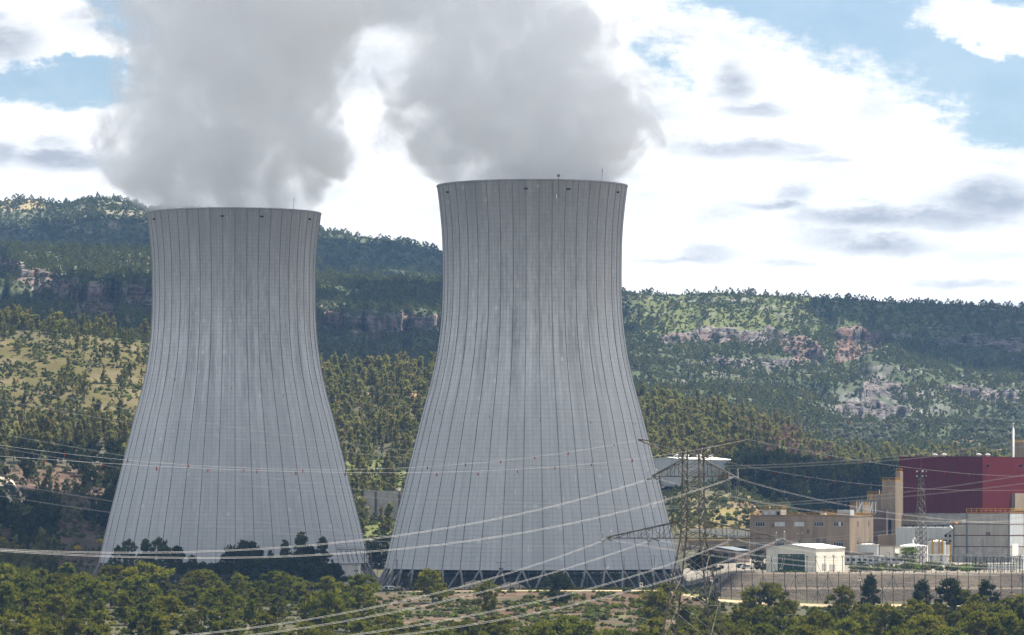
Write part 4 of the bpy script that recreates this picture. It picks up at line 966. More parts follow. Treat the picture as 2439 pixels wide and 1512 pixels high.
for px in (2270.5,2302,2403): x = B.fx(px); b = MB(); b.bar((x,-.35,0),(x,-.35,(zm if px<2280 else zt)-.3),.34); b.build('downpipe', M['roof_blue'], B.t)
b = MB(); rail(b, [(x1,.2,zt+.1),(0,.2,zt+.1),(0,20,zt+.1)], 1.5, 1.6, .13); b.build('roof_railing', M['yellow'], B.t)
x = B.fx(2353); B.box('vent_grille', M['tan_dark'], x-.8, -.16, B.z(1274), x+.8, -.075, B.z(1267))
b = MB(); xa, xb = B.fx(2287), B.fx(2300); z = B.z(1241); b.box(xa,2,zm,xb,5,z); b.box(xa-.4,1.6,z+.002,xb+.3,5.4,z+.5); b.build('roof_unit', M['cream'], B.t)
B.box('roof_bin', M['yellow'], B.fx(2268.5), 1, zm+.01, B.fx(2273.5), 3, zm+.9)
ya, yb = B.sy(2408.5), B.sy(2423); B.box('white_door', M['white'], .165, ya, .2, .24, yb, B.z(1295,0,ya))
# ---- containment building and vent stack
cy_ = 1840; rr_ = (2480-2405.7)*cy_/F; cxx = (2480-CX)*cy_/F
t = thing('containment_building', 'tan cylinder with a white dome just showing at the right edge', 'building', (cxx,cy_,PZ))
z1 = ZC+(CY-1055)*cy_/F-PZ; b = MB(); b.lathe([(rr_,-1),(rr_,z1),(rr_-1.2,z1)],64,cap=False); b.build('drum_wall', M['tan'], t)
zd = ZC+(CY-1032)*cy_/F-PZ; b = MB(); rd = rr_-5.5; b.lathe([(rd*math.cos(a), z1-.02+rd*.95*math.sin(a)) for a in np.linspace(0,PI/2*.99,14)],64,cap=False); b.build('dome', M['white'], t, True)
b = MB()
for k in range(64):
    a0, a1 = 2*PI*k/64, 2*PI*(k+1)/64; p, q = (rr_*math.cos(a0)*.995,rr_*math.sin(a0)*.995,z1), (rr_*math.cos(a1)*.995,rr_*math.sin(a1)*.995,z1); rail(b, [p,q], 1.3, 3, .14)
b.build('railing', M['yellow'], t)
p = W(2412.3,1087,1800); b = MB(); zt = ZC+(CY-1010)*1800/F; b.lathe([(.42,PZ),(.42,zt-2),(.30,zt-2),(.30,zt),(.45,zt),(.45,zt+.4)],14,c=(p.x,p.y,0)); tag(b.build('vent_stack', M['white'], None, True), 'tall thin white vent stack beside the tan cylinder with the dome', 'chimney')
# ---- tanks, cabins
def tank(label, pxl, pxr, Y, pe, pt, m, pipes=(), curl=False):
    cx_, r_ = ((pxl+pxr)/2-CX)*Y/F, (pxr-pxl)/2*Y/F; ze, zp = ZC+(CY-pe)*Y/F-PZ, ZC+(CY-pt)*Y/F-PZ
    t = thing('storage_tank', label, 'tank', (cx_,Y,PZ)); b = MB(); b.lathe([(r_,-.3),(r_,ze)],40,cap=False); b.build('tank_wall', m, t, True)
    b = MB(); b.lathe([(r_+.12,ze-.15),(r_+.12,ze+.02),(r_*.5,(ze+zp)/2+.1),(.05,zp)],40,cap=False); b.build('roof', M['white'], t)
    for px in pipes:
        x = (px-CX)*Y/F-cx_; y = -math.sqrt(max(r_*r_-x*x,0))-.15; b = MB(); b.box(x-.28,y-.25,0,x+.28,y,ze+.8); b.build('ladder', M['yellow'], t)
    if curl:
        b = MB(); b.tube([(0,-.4,zp-.2),(0,-.4,zp+1.3),(.4,-.4,zp+1.8),(.9,-.4,zp+1.7),(1.1,-.4,zp+1.1)],.28,8); b.build('vent_pipe', M['white'], t)
    else:
        b = MB(); rail(b, [(r_*.98*math.cos(a),r_*.98*math.sin(a),ze) for a in np.linspace(0,2*PI,17)], 1.0, 3, .07); b.build('railing', M['galv'], t)
    return t
tank('tall grey cylindrical tank with two yellow ladders beside the lattice mast', 2210, 2251.5, 1540, 1290, 1285, M['steelgrey'], (2218,2234,2242))
tank('wide low white tank with a shallow cone roof left of the tall grey tank', 2138.6, 2209, 1555, 1300, 1294, M['white'], (), True)
tank('slim ribbed white silo right of the tall grey tank', 2252, 2262, 1535, 1298, 1296, M['white'], (2263,))
tank('white tank partly behind the white cabin and below the link building', 2040, 2092, 1590, 1297, 1294, M['clad_pale'])
B = Bld('site_cabin', 'cream site cabin with dark edges in front of the wide low tank', 'cabin', 2129, 1530, PZ); x0 = B.fx(2093); zt = B.z(1301)
B.box('wall', M['cream'], x0, 0, 0, 0, 5, zt); b = MB()
for x in (x0,0): b.box(x-.15,-.08,0,x+.15,-.003,zt)
b.box(x0-.2,-.15,zt,.2,5.1,zt+.25); b.build('corner_frame', M['tan_dark'], B.t); B.box('door', M['dark'], .005, 1, .2, .06, 2.4, 2.5)
B = Bld('concrete_wall', 'low rough brown wall right of the white hut', 'wall', 2079, 1500, PZ); b = MB(); x0 = B.fx(2010); zt = B.z(1316)
B.box('wall', M['tan_dark'], x0, 0, -.4, 0, .5, zt)
for k in range(18): x = x0*(k+.5)/18; b = MB(); b.box(x-.12,-.05,0,x+.12,-.003,zt-.02); b.build('rib', M['tan_dark'], B.t)
B = Bld('site_trailer', 'long white site trailer behind the fence right of the white hut', 'trailer', 2135, 1470, PZ); x0 = B.fx(2012)
B.box('body', M['clad_pale'], x0, 0, .8, 0, 2.6, 3.3); B.box('roof', M['white'], x0-.1, -.1, 3.31, .1, 2.7, 3.45)
for k in range(9): x = x0*(k+.5)/9; B.box('window', M['glass_dark'], x-.5, -.05, 1.7, x+.5, -.003, 2.6)
for k in range(4): x = x0*(k+.5)/4; B.box('stilt', M['dark'], x-.2, .4, -.2, x+.2, 2, .79)
for lab,px0,px1,py0,py1,Y in (('white equipment box below the tall grey tank',2209,2256,1321,1330,1500),('white equipment kiosk near the right edge behind the fence',2411,2436,1323,1337,1420),('pale container behind the fence at the far right',2330,2420,1342,1352,1405)):
    B = Bld('equipment_box', lab, 'box', px1, Y, PZ, math.radians(12)); x0 = B.fx(px0); zt = B.z(py0)
    B.box('body', M['clad_pale'], x0, 0, -.2, 0, 2.5, zt-.2); B.box('lid', M['white'], x0-.1, -.1, zt-.2, .1, 2.6, zt)
    for k in range(4): x = x0*(k+.5)/4; B.box('door_panel', M['white'], x+x0/8*.8, -.05, .1, x-x0/8*.8, -.003, zt-.35)
# ---- water tank wall in the gap, white hut by the farther tower, small far hut in the pines
Yw = 1815; B = Bld('basin_building', 'plain beige concrete basin wall between the two cooling towers', 'building', 990, Yw, ZC+(CY-1224)*Yw/F, math.radians(4)); x0 = B.fx(866); zt = B.z(1170)
B.box('wall', M['concrete'], x0, 0, -2, 0, 20, zt)
for px in (894.5,951): x = B.fx(px); B.box('pilaster', M['tan_dark'], x-.45, -.25, -1, x+.45, -.004, zt-.3)
B.box('coping', M['concrete'], x0-.1, -.12, zt, .1, 20, zt+.3); b = MB(); x = B.fx(949); b.box(x-.5,1,zt+.3,x+.5,2,zt+1.5); b.build('roof_box', M['white'], B.t)
B = Bld('pump_house', 'small white block at the foot of the farther cooling tower', 'pump house', 853, 1462, 0, math.radians(5)); x0 = B.fx(812); zt = B.z(1345)
B.box('wall', M['white'], x0, 0, -.3, 0, 6, zt); B.box('roof', M['concrete'], x0-.2, -.2, zt, .2, 6.2, zt+.3); B.box('door', M['steelgrey'], B.fx(845), -.06, 0, B.fx(849), -.004, 2.2)
Yh = 1890; B = Bld('gate_house', 'small white hut half hidden among the dark pines above the office block', 'hut', 1990, Yh, ZC+(CY-1168)*Yh/F, math.radians(15)); x0 = B.fx(1950)
B.box('wall', M['cream'], x0, 0, -2, 0, 6, B.z(1152)); B.box('roof', M['white'], x0-.4, -.4, B.z(1152)+.002, .4, 6.4, B.z(1150)); B.box('window', M['glass_dark'], B.fx(1958), -.05, 1, B.fx(1964), -.004, 2.2)
B = Bld('river_building', 'small white building glimpsed in the gap between the tower bases', 'building', 905, 1660, 2, math.radians(3)); x0 = B.fx(872); zt = B.z(1288)
B.box('wall', M['white'], x0, 0, -2, 0, 8, zt); B.box('roof', M['concrete'], x0-.3, -.3, zt, .3, 8.3, zt+.4); B.box('window', M['glass_dark'], B.fx(880), -.05, 3, B.fx(884), -.004, 5)
# ================================================================ lattice pylon, conductors, masts
PYX, PYY = (1650-CX)*660/F, 660.0; PA = math.radians(-18.7)
def pz(py, Y=660.0): return ZC+(CY-py)*Y/F
pz0 = float(ground(PYX,PYY))-.3
pyl = thing('lattice_pylon', 'tall rusty grey steel lattice pylon with three pairs of cross arms before the right tower', 'pylon', (PYX,PYY,0), PA)
zT, zA, zM, zL1, zL2 = pz(1062.7), pz(1094), pz(1134.5), pz(1239), pz(1281.6)
def half(z):
    return float(np.interp(z, [pz0,pz(1507),pz(1367),zL2,zL1,zA,zT], [4.9,3.55,2.35,1.48,1.34,1.24,1.2]))
for sx in (-1,1):
    for sy in (-1,1):
        b = MB(); zs = [pz0,pz(1507),pz(1367),zL2,zL1,zA,zT]
        for a, c in zip(zs[:-1],zs[1:]): b.bar((sx*half(a),sy*half(a),a),(sx*half(c),sy*half(c),c),.19)
        b.build('leg', M['galv'], pyl)
lev = [zT,zA,(zA+zM)/2-.1,zM]; z = zM
while z > zL1+.5: z -= (zM-zL1)/4; lev.append(z)
lev += [(zL1+zL2)/2, zL2]; z = zL2
while z > pz0+2: z -= half(z)*1.7; lev.append(max(z,pz0+.5))
def bar_part(name, p, q, w, par): b = MB(); b.bar(p,q,w,w*.7); return b.build(name, M['galv'], par)
for a, c in zip(lev[:-1],lev[1:]):
    ha, hc = half(a), half(c)
    for f in range(4):
        R = Matrix.Rotation(f*PI/2,3,'Z')
        for s in (-1,1): bar_part('brace', R@Vector((s*ha,-ha,a)), R@Vector((-s*hc,-hc,c)), .10, pyl)
        if c in (zA,zM,zL1,zL2) or c < zL2-6: bar_part('cross_member', R@Vector((-hc,-hc,c)), R@Vector((hc,-hc,c)), .11, pyl)
def arm(name, L, zb, zt, ztip, n, side, tw=.25):
    # two bottom and two top chords meeting at the tip
    h = half(zb); ht = half(zt); root = MB(); tip = Vector((side*L,0,ztip))
    for s in (-1,1):
        root.bar((side*h,s*h,zb), tip+Vector((0,s*tw,0)), .135); root.bar((side*ht,s*ht,zt), tip+Vector((0,s*tw,.1)), .135)
    a = root.build(name, M['galv'], pyl)
    for s in (-1,1):
        P = [Vector((side*h,s*h,zb)).lerp(tip+Vector((0,s*tw,0)),k/n) for k in range(n+1)]; Q = [Vector((side*ht,s*ht,zt)).lerp(tip+Vector((0,s*tw,.1)),k/n) for k in range(n+1)]
        for k in range(n):
            bar_part('arm_brace', P[k+1], Q[k], .075, a) if k % 2 else bar_part('arm_brace', P[k], Q[k+1], .075, a)
            if 0 < k < n: bar_part('arm_post', P[k], Q[k], .08, a)
    for k in range(1,n):
        p = Vector((side*h,-h,zb)).lerp(tip,k/n); q = Vector((side*h,h,zb)).lerp(tip,k/n); bar_part('arm_tie', p, q, .08, a)
    return tip
cosA = math.cos(PA)
Lt, Lm, Ll = 128*660/F/cosA, 95*660/F/cosA, 204*660/F/cosA
tips = {}
for side, k in ((-1,'l'),(1,'r')):
    tips['t'+k] = arm('earth_wire_arm', Lt, zA, zT, pz(1046.8), 4, side)
    tips['m'+k] = arm('upper_cross_arm', Lm, zM, zA, zM, 4, side)
    tips['o'+k] = arm('lower_cross_arm', Ll, zL2, zL1, zL2, 7, side)
    tips['i'+k] = Vector((side*Ll*.46,0,zL2))
RP = Matrix.Translation((PYX,PYY,0))@Matrix.Rotation(PA,4,'Z')
tipw = {k: RP@v for k, v in tips.items()}
DF = Vector((math.sin(PA),-math.cos(PA),0)); DB = -DF            # line directions towards and away from the viewer
side_word = {'ml':'left end of the upper arm','mr':'right end of the upper arm','ol':'left tip of the lower arm','or':'right tip of the lower arm','il':'middle of the left lower arm','ir':'middle of the right lower arm'}
def along(P0, D, pts):               # points of a conductor in the vertical plane through P0 along D, met on sight lines
    out = []
    for px, py in pts:
        k = (px-CX)/F; t = (k*P0.y-P0.x)/(D.x-k*D.y); Y = P0.y+D.y*t; out.append(Vector((P0.x+D.x*t, Y, ZC+(CY-py)*Y/F)))
    return out
def smooth_pts(P, n=48):
    P = [Vector(p) for p in P]; s = [0]
    for a, b in zip(P[:-1],P[1:]): s.append(s[-1]+(b-a).length)
    A = np.array([tuple(p) for p in P]); u = np.linspace(0,s[-1],n)
    if len(P) == 2: return [P[0].lerp(P[1],k/(n-1)) for k in range(n)]
    # quadratic height fit keeps one clean sag
    xy = np.stack([np.interp(u,s,A[:,0]),np.interp(u,s,A[:,1])],1); c = np.polyfit(s,A[:,2],min(3,len(P)-1)); z = np.polyval(c,u)
    z += np.interp(u,[0,s[-1]],[A[0,2]-z[0],A[-1,2]-z[-1]])
    return [Vector((x,y,zz)) for (x,y),zz in zip(xy,z)]
def cable(label, pts, r=.03, twin=.12, m='wire', name='power_line', group=None):
    P = smooth_pts(pts); d = (P[-1]-P[0]); d.z = 0; d.normalize(); nrm = Vector((d.y,-d.x,0))
    t = thing(name, label, 'power line', P[0], 0, group) if twin else None
    if not twin:
        b = MB(); b.tube(P, r, 4); return tag(b.build(name, M[m]), label, 'power line', group), P
    for s in (-.5,.5):
        b = MB(); b.tube([p-P[0]+nrm*(twin*s)+Vector((0,0,.12*s)) for p in P], r, 4); b.build('conductor', M[m], t)
    L = len(P)
    for k in range(9,L,16):
        b = MB(); q = P[k]-P[0]; b.bar(q-nrm*twin*.5,q+nrm*twin*.5,.07); b.build('spacer', M['galv'], t)
    return t, P
def insulator(tip, D, drop, label, L=2.6):
    t = thing('insulator_string', label, 'insulator', tip); e = D*L+Vector((0,0,-drop))
    nrm = Vector((D.y,-D.x,0))
    for s in (-.16,.16):
        b = MB(); n = 15; pts, rad = [], []
        for k in range(n*2+1): pts.append(e*(.10+.8*k/(n*2))+nrm*s); rad.append(.055 if k % 2 == 0 else .125)
        b.tube(pts, rad, 8); b.build('disc_string', M['insul'], t)
    b = MB(); b.bar((0,0,0),e*.1,.16); b.bar(e*.9,e,.16); b.bar(e*.92-nrm*.35,e*.92+nrm*.35,.12); b.build('yoke', M['galv'], t)
    b = MB(); c = e*.86+Vector((0,0,.1)); b.tube([c+(D*.42*math.sin(a)*(.8)+Vector((0,0,.62-.62*math.cos(a)))) for a in np.linspace(.25,2*PI-.25,11)], .045, 5, cap=False); b.build('arcing_ring', M['wire'], t)
    return tip+e
front = {'ml':[(1537,1143),(1416.6,1179),(1293,1212),(1013,1265),(774,1294),(615,1307),(478,1314),(236,1316),(0,1307),(-120,1301)],
 'mr':[(1723,1143),(1570,1194),(1416.6,1233),(1228,1270),(938,1309),(774,1320),(581,1327),(342,1325),(137,1317),(0,1310),(-120,1302)],
 'ol':[(1426,1290),(1283,1341),(1115,1391),(952,1434),(448,1510),(250,1528)],'il':[(1525,1293),(1395.6,1339),(1235,1384),(952,1456.6),(584.7,1510),(350,1538)],
 'ir':[(1723.6,1293.5),(1609.5,1337.5),(1269,1435),(892.8,1503.5),(700,1532)],'or':[(1840,1288),(1727.7,1337),(1666.7,1355),(1337,1447),(956,1510),(800,1530)]}
back = {'ml':[(1582,1143),(1624,1153),(1717,1173),(1922.5,1212.6),(2024,1226.7),(2142,1238),(2312,1242),(2438,1237),(2560,1230)],
 'mr':[(1767,1140),(1922.5,1182.5),(2024,1203),(2185,1229),(2244.5,1236),(2438,1247),(2560,1250)],
 'ol':[(1477,1288),(1618,1313),(1690,1322),(1800,1335),(1950,1350),(2200,1366),(2380,1370)],'il':[(1586,1292),(1618,1297),(1750,1316),(1900,1335),(2100,1353),(2300,1362),(2460,1364)],
 'ir':[(1792,1291),(1850,1299),(1950,1315),(2100,1334),(2300,1349),(2500,1354)],'or':[(1885,1289),(1922,1295.6),(2010,1312),(2200,1334),(2400,1347),(2560,1350)]}
for k in ('ml','mr','ol','or','il','ir'):
    T = tipw[k]; wd = side_word[k]
    a = along(T, DF, front[k]); c = along(T, DB, back[k])
    ea = insulator(T, DF, .45, f'twin insulator string pointing forward from the {wd}'); ec = insulator(T, DB, .35, f'twin insulator string pointing back from the {wd}')
    cable(f'twin conductor falling left and forward from the {wd}', [ea]+a[1:], .0105)
    cable(f'thin twin conductor running back to the plant from the {wd}', [ec]+[p for p in c if (p-T).dot(DB) > 4], .010)
    mid = (ea+ec)/2+Vector((0,0,-4.0)); J = [ea.lerp(ec,u)+Vector((0,0,-4.1*(1-(2*u-1)**2)**.8)) for u in np.linspace(0,1,17)]
    t = thing('jumper_loop', f'slack pair of jumper wires looped below the {wd}', 'jumper wire', ea); nrm = Vector((DF.y,-DF.x,0))
    for s in (-.14,.14): b = MB(); b.tube([p-ea+nrm*s for p in J], .015, 5); b.build('conductor', M['wire'], t)
# ---- earth wires with orange bird markers
mk = MB(); mk.bar((0,0,0),(0,0,-.35),.07); mk.box(-.12,-.08,-.85,.12,.08,-.35); mk.box(-.08,-.05,-.32,.08,.05,-.18)
mk_me = mk.mesh('line_marker', M['orange'])
ORD = 'first second third fourth fifth sixth seventh eighth ninth tenth eleventh twelfth thirteenth fourteenth fifteenth sixteenth seventeenth eighteenth nineteenth twentieth'.split()
def markers(P0, D, pts, label, group, scale=1.0):
    scale *= .88
    for i_, (px, py) in enumerate(pts):
        q = along(P0, D, [(px,py)])[0]
        o = link('line_marker', mk_me, None, q+Vector((0,0,.33*scale))); o.scale = (scale,)*3; o.rotation_euler = (0,0,RNG.random()*3); tag(o, f'{ORD[i_]} {label}', 'line marker', group)
tl, tr = tipw['tl'], tipw['tr']
fl = [(1192,1095),(1018,1109),(924,1114),(825,1118),(721,1118),(581,1114),(449,1104),(304,1091),(154,1077),(0,1060)]
fr = [(1580,1082),(1506,1092),(1408,1102),(1232,1118),(1138,1123),(1040,1125),(936,1124),(822,1124),(704,1121),(495,1114),(373,1109),(244,1102),(106,1093),(0,1086)]
bl = [(1559,1057),(1612,1070),(1692,1090),(1770,1107),(1845,1122),(1918,1134),(1988,1144),(2055,1152),(2121,1158),(2250,1165),(2438,1166),(2520,1164)]
br = [(1894,1069),(1977,1085),(2050,1096),(2117,1107),(2186,1116),(2250,1123),(2308,1128),(2370,1132),(2430,1134),(2520,1134)]
cable('thin earth wire falling left from the left tip of the pylon head', [tl]+along(tl,DF,fl), .011, 0, 'wire_dim', 'earth_wire')
cable('thin earth wire falling left from the right tip of the pylon head', [tr]+along(tr,DF,fr), .011, 0, 'wire_dim', 'earth_wire')
cable('thin earth wire running back from the left tip of the pylon head', [tl]+along(tl,DB,bl), .011, 0, 'wire_dim', 'earth_wire')
cable('thin earth wire running back from the right tip of the pylon head', [tr]+along(tr,DB,br), .011, 0, 'wire_dim', 'earth_wire')
markers(tl, DF, [(1462,1058),(1353,1079),(1273,1089),(1192,1098),(1108,1105),(1018,1112),(924,1117),(823,1119),(721,1120),(581,1117.5),(449,1108),(304,1094.6),(154,1081)], 'orange marker from the pylon along the wire falling left from its left tip', 'orange markers on the left tip front wire', .6)
markers(tr, DF, [(1717,1060),(1657,1071.5),(1580,1085),(1506,1095),(1408,1105),(1321,1113),(1232,1121.5),(1138,1127),(1040,1128.6),(936,1127),(822,1127),(704.5,1125),(611.6,1121),(495,1118.6),(373,1114),(244,1106.6),(106,1097)], 'orange marker along the wire falling left from the right pylon tip', 'orange markers on the right tip front wire', .6)
markers(tl, DB, [(1559,1060),(1612,1073),(1692,1093),(1770.6,1110),(1845,1125),(1918,1137),(1988,1147),(2055.6,1154.6),(2121,1160.7),(2186,1165),(2250,1168)], 'orange marker along the wire running right from the left pylon tip', 'orange markers on the left tip back wire', .65)
markers(tr, DB, [(1894,1072),(1977,1088),(2050,1099),(2117,1110),(2186,1119),(2250,1126),(2308,1131),(2370,1134),(2430,1135)], 'orange marker along the wire running right from the right pylon tip', 'orange markers on the right tip back wire', .65)
# ---- the second line, crossing the whole view
P0 = Vector((Ux(-200,900),900,0)); P1 = Vector((Ux(2640,720),720,0)); DD = (P1-P0).normalized()
second = [('highest',[(-140,890),(0,919),(325,980),(601,1025),(833,1057),(992,1075),(1256,1096),(1607,1110),(1718,1110.5),(1875,1107),(2142,1089),(2381,1056),(2560,1028)]),
 ('second highest',[(-140,924),(0,950.5),(325,1009),(553,1043),(833,1077),(992,1092),(1256,1109),(1607,1117),(1718,1115),(1875,1110),(2142,1092),(2381,1068),(2560,1046)]),
 ('third highest',[(-140,1007),(0,1034),(304,1089),(581,1130),(833,1161),(965,1175),(1259,1196),(1607,1205),(1677,1205),(1752,1203),(2142,1171),(2381,1137),(2560,1108)]),
 ('fourth highest',[(-140,1040),(0,1065),(295,1113),(581,1153),(833,1179),(963,1190),(1255,1205),(1607,1209),(1752,1206),(2142,1179.5),(2381,1154),(2560,1134)]),
 ('fifth highest',[(-140,1126),(14,1154),(273,1198),(608,1243),(833,1267),(938,1276),(1266,1297),(1607,1302),(1800,1295),(2024,1272.6),(2132,1261.6),(2289,1237),(2438,1210),(2560,1188)]),
 ('lowest',[(-140,1158),(44,1188.6),(265,1221),(653,1269),(833,1283),(938,1291),(1266,1302.5),(1607,1305),(1800,1300),(2024,1281),(2132,1271),(2295,1251),(2438,1228),(2560,1210)])]
def cable_px(label, pts, r, twin, m='wire', name='power_line'):
    return cable(label, along(P0, DD, pts), r, twin, m, name)
for wd, pts in second: cable_px(f'{wd} twin conductor of the separate line crossing the whole view', pts, .0115, .11)
e1 = [(-140,778),(0,804),(352,859),(833,927),(1027,953),(1607,985),(1900,982),(2231,965),(2500,940)]
e2 = [(-140,806),(0,832),(347,887),(833,954),(1047,978),(1286,996),(1512,1006),(1724,1010),(1930,1007),(2111,998),(2231,993),(2500,974)]
cable_px('thin bare earth wire highest of all crossing both towers', e1, .011, 0, 'wire_dim', 'earth_wire'); cable_px('thin earth wire with orange markers crossing both towers below the bare one', e2, .011, 0, 'wire_dim', 'earth_wire')
markers(P0, DD, [(130,855.5),(277,880),(417,902.6),(551,923),(675,941),(800,956),(923,968),(1047,981),(1166,991),(1286,999),(1406,1005),(1512,1009),(1610,1012),(1724,1012.8),(1821,1011),(1930,1009.7),(2021,1006),(2111,1001),(2231,996)], 'small orange marker from the left on the high wire crossing both towers', 'orange markers on the high crossing wire', .55)
# ---- floodlight mast
mx, mY = Ux(2193,1480), 1480.0; zt = pz(1133.5,mY)
t = thing('floodlight_mast', 'tall slim lattice mast with a ring of floodlights before the red hall', 'mast', (mx,mY,0), .5)
def mh(z): return float(np.interp(z,[PZ,pz(1240,mY),zt],[1.35,1.2,.55]))
for sx in (-1,1):
    for sy in (-1,1):
        b = MB(); zz_ = [PZ-.3,pz(1240,mY),zt]
        for a, c in zip(zz_[:-1],zz_[1:]): b.bar((sx*mh(a),sy*mh(a),a),(sx*mh(c),sy*mh(c),c),.17)
        b.build('leg', M['galv'], t)
zl = np.linspace(PZ,zt,17)
for i,(a,c) in enumerate(zip(zl[:-1],zl[1:])):
    b = MB()
    for f in range(4):
        R = Matrix.Rotation(f*PI/2,3,'Z'); s = 1 if (i+f)%2 else -1
        b.bar(R@Vector((s*mh(a),-mh(a),a)),R@Vector((-s*mh(c),-mh(c),c)),.1); b.bar(R@Vector((-mh(c),-mh(c),c)),R@Vector((mh(c),-mh(c),c)),.1)
        if c < pz(1240,mY): b.bar(R@Vector((-s*mh(a),-mh(a),a)),R@Vector((s*mh(c),-mh(c),c)),.1)
    b.build('lattice_bay', M['galv'], t)
b = MB(); b.lathe([(1.6,zt),(1.6,zt+.3)],12); b.lathe([(1.5,pz(1124,mY)),(1.5,pz(1124,mY)+.2)],12); b.bar((0,0,zt),(0,0,pz(1122,mY)),.5); b.build('lamp_platform', M['tan_dark'], t)
for k in range(10):
    for zz_ in (zt+.05, pz(1124,mY)+.25):
        a = 2*PI*k/10; b = MB(); b.bar((1.5*math.cos(a),1.5*math.sin(a),zz_),(1.8*math.cos(a),1.8*math.sin(a),zz_-.1),.42); b.build('floodlight', M['clad_pale'] if k%2 else M['dark'], t)
b = MB(); b.bar((0,0,pz(1122,mY)),(0,0,pz(1090,mY)),.09); b.build('lightning_rod', M['galv'], t)
def hit(px, py, lo=880, hi=1600):      # where a sight line meets the ground
    for Y in np.arange(lo, hi, 1.5):
        if CY-(float(ground(Ux(px,Y),Y))-ZC)*F/Y <= py: return float(Y)
    return hi
def onhill(px, py):
    Y = hit(px, py, 1560, 2380); return Vector((Ux(px,Y),Y,float(ground(Ux(px,Y),Y))))
# ================================================================ gravel bank
def bank():
    px = np.arange(1672, 2700, 6.0); prof = [(1281,-2.6),(1284.5,-2.2),(1287,-1.2),(1290.5,.3),(1294,1.7),(1296,2.15),(1300,2.25),(1303,3.0),(1307,4.1),(1311,5.2),(1315,6.15),(1318,6.35),(1330,6.25),(1342,6.1),(1352,5.2)]
    Yk = np.concatenate([np.linspace(a[0],b[0],6,endpoint=False) for a, b in zip(prof[:-1],prof[1:])]+[[prof[-1][0]]]); zk = np.interp(Yk,[p[0] for p in prof],[p[1] for p in prof])
    P, Yg_ = np.meshgrid(px, Yk); fade = sstep(1676,1760,P)
    Z = zk[:,None]*fade+(1-fade)*np.minimum(zk[:,None], .2)-1.2*(1-sstep(1672,1690,P))
    Yv = Yg_+(fbm(P/90,Yg_*0,77,3)-.5)*1.5; X = (P-CX)*Yv/F
    Z = Z+(fbm(X/1.1,Yv/.7+Z,78,3)-.5)*.4+(fbm(X/9,Yv/5,79,4)-.5)*1.1*sstep(1284,1289,Yv)*(1-sstep(1314,1318,Yv))
    n, m_ = Z.shape; me = bpy.data.meshes.new('gravel_bank')
    i, j = np.meshgrid(np.arange(n-1),np.arange(m_-1),indexing='ij'); q = (i*m_+j).ravel()
    me.from_pydata(np.stack([X.ravel(),Yv.ravel(),Z.ravel()],1).tolist(), [], np.stack([q,q+1,q+m_+1,q+m_],1).tolist())
    m = bpy.data.materials.new('bank_gravel'); m.use_nodes = True; nt = m.node_tree; b = nt.nodes['Principled BSDF']; b.inputs['Roughness'].default_value = .95; b.inputs['Specular IOR Level'].default_value = .1
    tc = nt.nodes.new('ShaderNodeTexCoord'); v = nt.nodes.new('ShaderNodeTexVoronoi'); v.inputs['Scale'].default_value = 2.6; nt.links.new(tc.outputs['Object'], v.inputs['Vector'])
    sp = nt.nodes.new('ShaderNodeSeparateXYZ'); nt.links.new(tc.outputs['Object'], sp.inputs[0]); z = E(nt, sp.outputs[2])
    n1 = noise(nt, tc.outputs['Object'], .14, 6, .65); f = (E(nt, v.outputs['Distance'])*1.4).clamp()*.6+n1*.5
    flat = z.step(5.9,6.25).max(1.0-(z-2.2).abs().step(.1,.3))
    col = mixc(nt, f, (.022,.0175,.0135), (.070,.056,.043)); wv = noise(nt, tc.outputs['Object'], .05, 4, .6); col = mixc(nt, wv.step(.42,.66)*.45, col, (.125,.10,.072)); col = mixc(nt, flat*(.35+wv), col, (.15,.122,.09))
    nt.links.new(col, b.inputs['Base Color']); bn = nt.nodes.new('ShaderNodeBump'); bn.inputs['Strength'].default_value = 1; bn.inputs['Distance'].default_value = .25
    nt.links.new(v.outputs['Distance'], bn.inputs['Height']); nt.links.new(bn.outputs[0], b.inputs['Normal'])
    me.materials.append(m); return tag(link('gravel_bank', me), kind='structure')
bank()
def bankz(px, Y):
    z = float(np.interp(Y,[1281,1284.5,1294,1296,1300,1315,1318,1342],[-2.6,-2.2,1.7,2.15,2.25,6.15,6.35,6.1]))
    return max(z, float(ground(Ux(px,Y),Y))) if px > 1720 else float(ground(Ux(px,Y),Y))
# ================================================================ fences
def post_mesh(h, w=.15):
    b = MB(); b.bar((0,0,-.3),(0,0,h),w); b.bar((0,0,h),(-.42,0,h+.55),w*.8); b.bar((0,0,h),(.42,0,h+.55),w*.8); return b.mesh('post', M['fence_green'])
def stay_mesh(h, w=.10):
    b = MB(); b.bar((0,0,h*.85),(1.6,0,-.2),w); b.bar((0,0,h*.85),(-1.6,0,-.2),w); return b.mesh('stay', M['fence_green'])
def coil(P, r, pitch, wire, segs=7):
    b = MB(); pts = []
    for a, c in zip(P[:-1],P[1:]):
        L = (c-a).length; n = max(2,int(L/pitch*segs)); d = (c-a).normalized(); s = Vector((d.y,-d.x,0))
        if s.length < .1: s = Vector((0,1,0))
        for k in range(n):
            t = 2*PI*k/segs; pts.append(a.lerp(c,k/n)+Vector((0,0,r*math.sin(t)))+s*(r*math.cos(t)))
    b.tube(pts, wire, 3, cap=False); return b
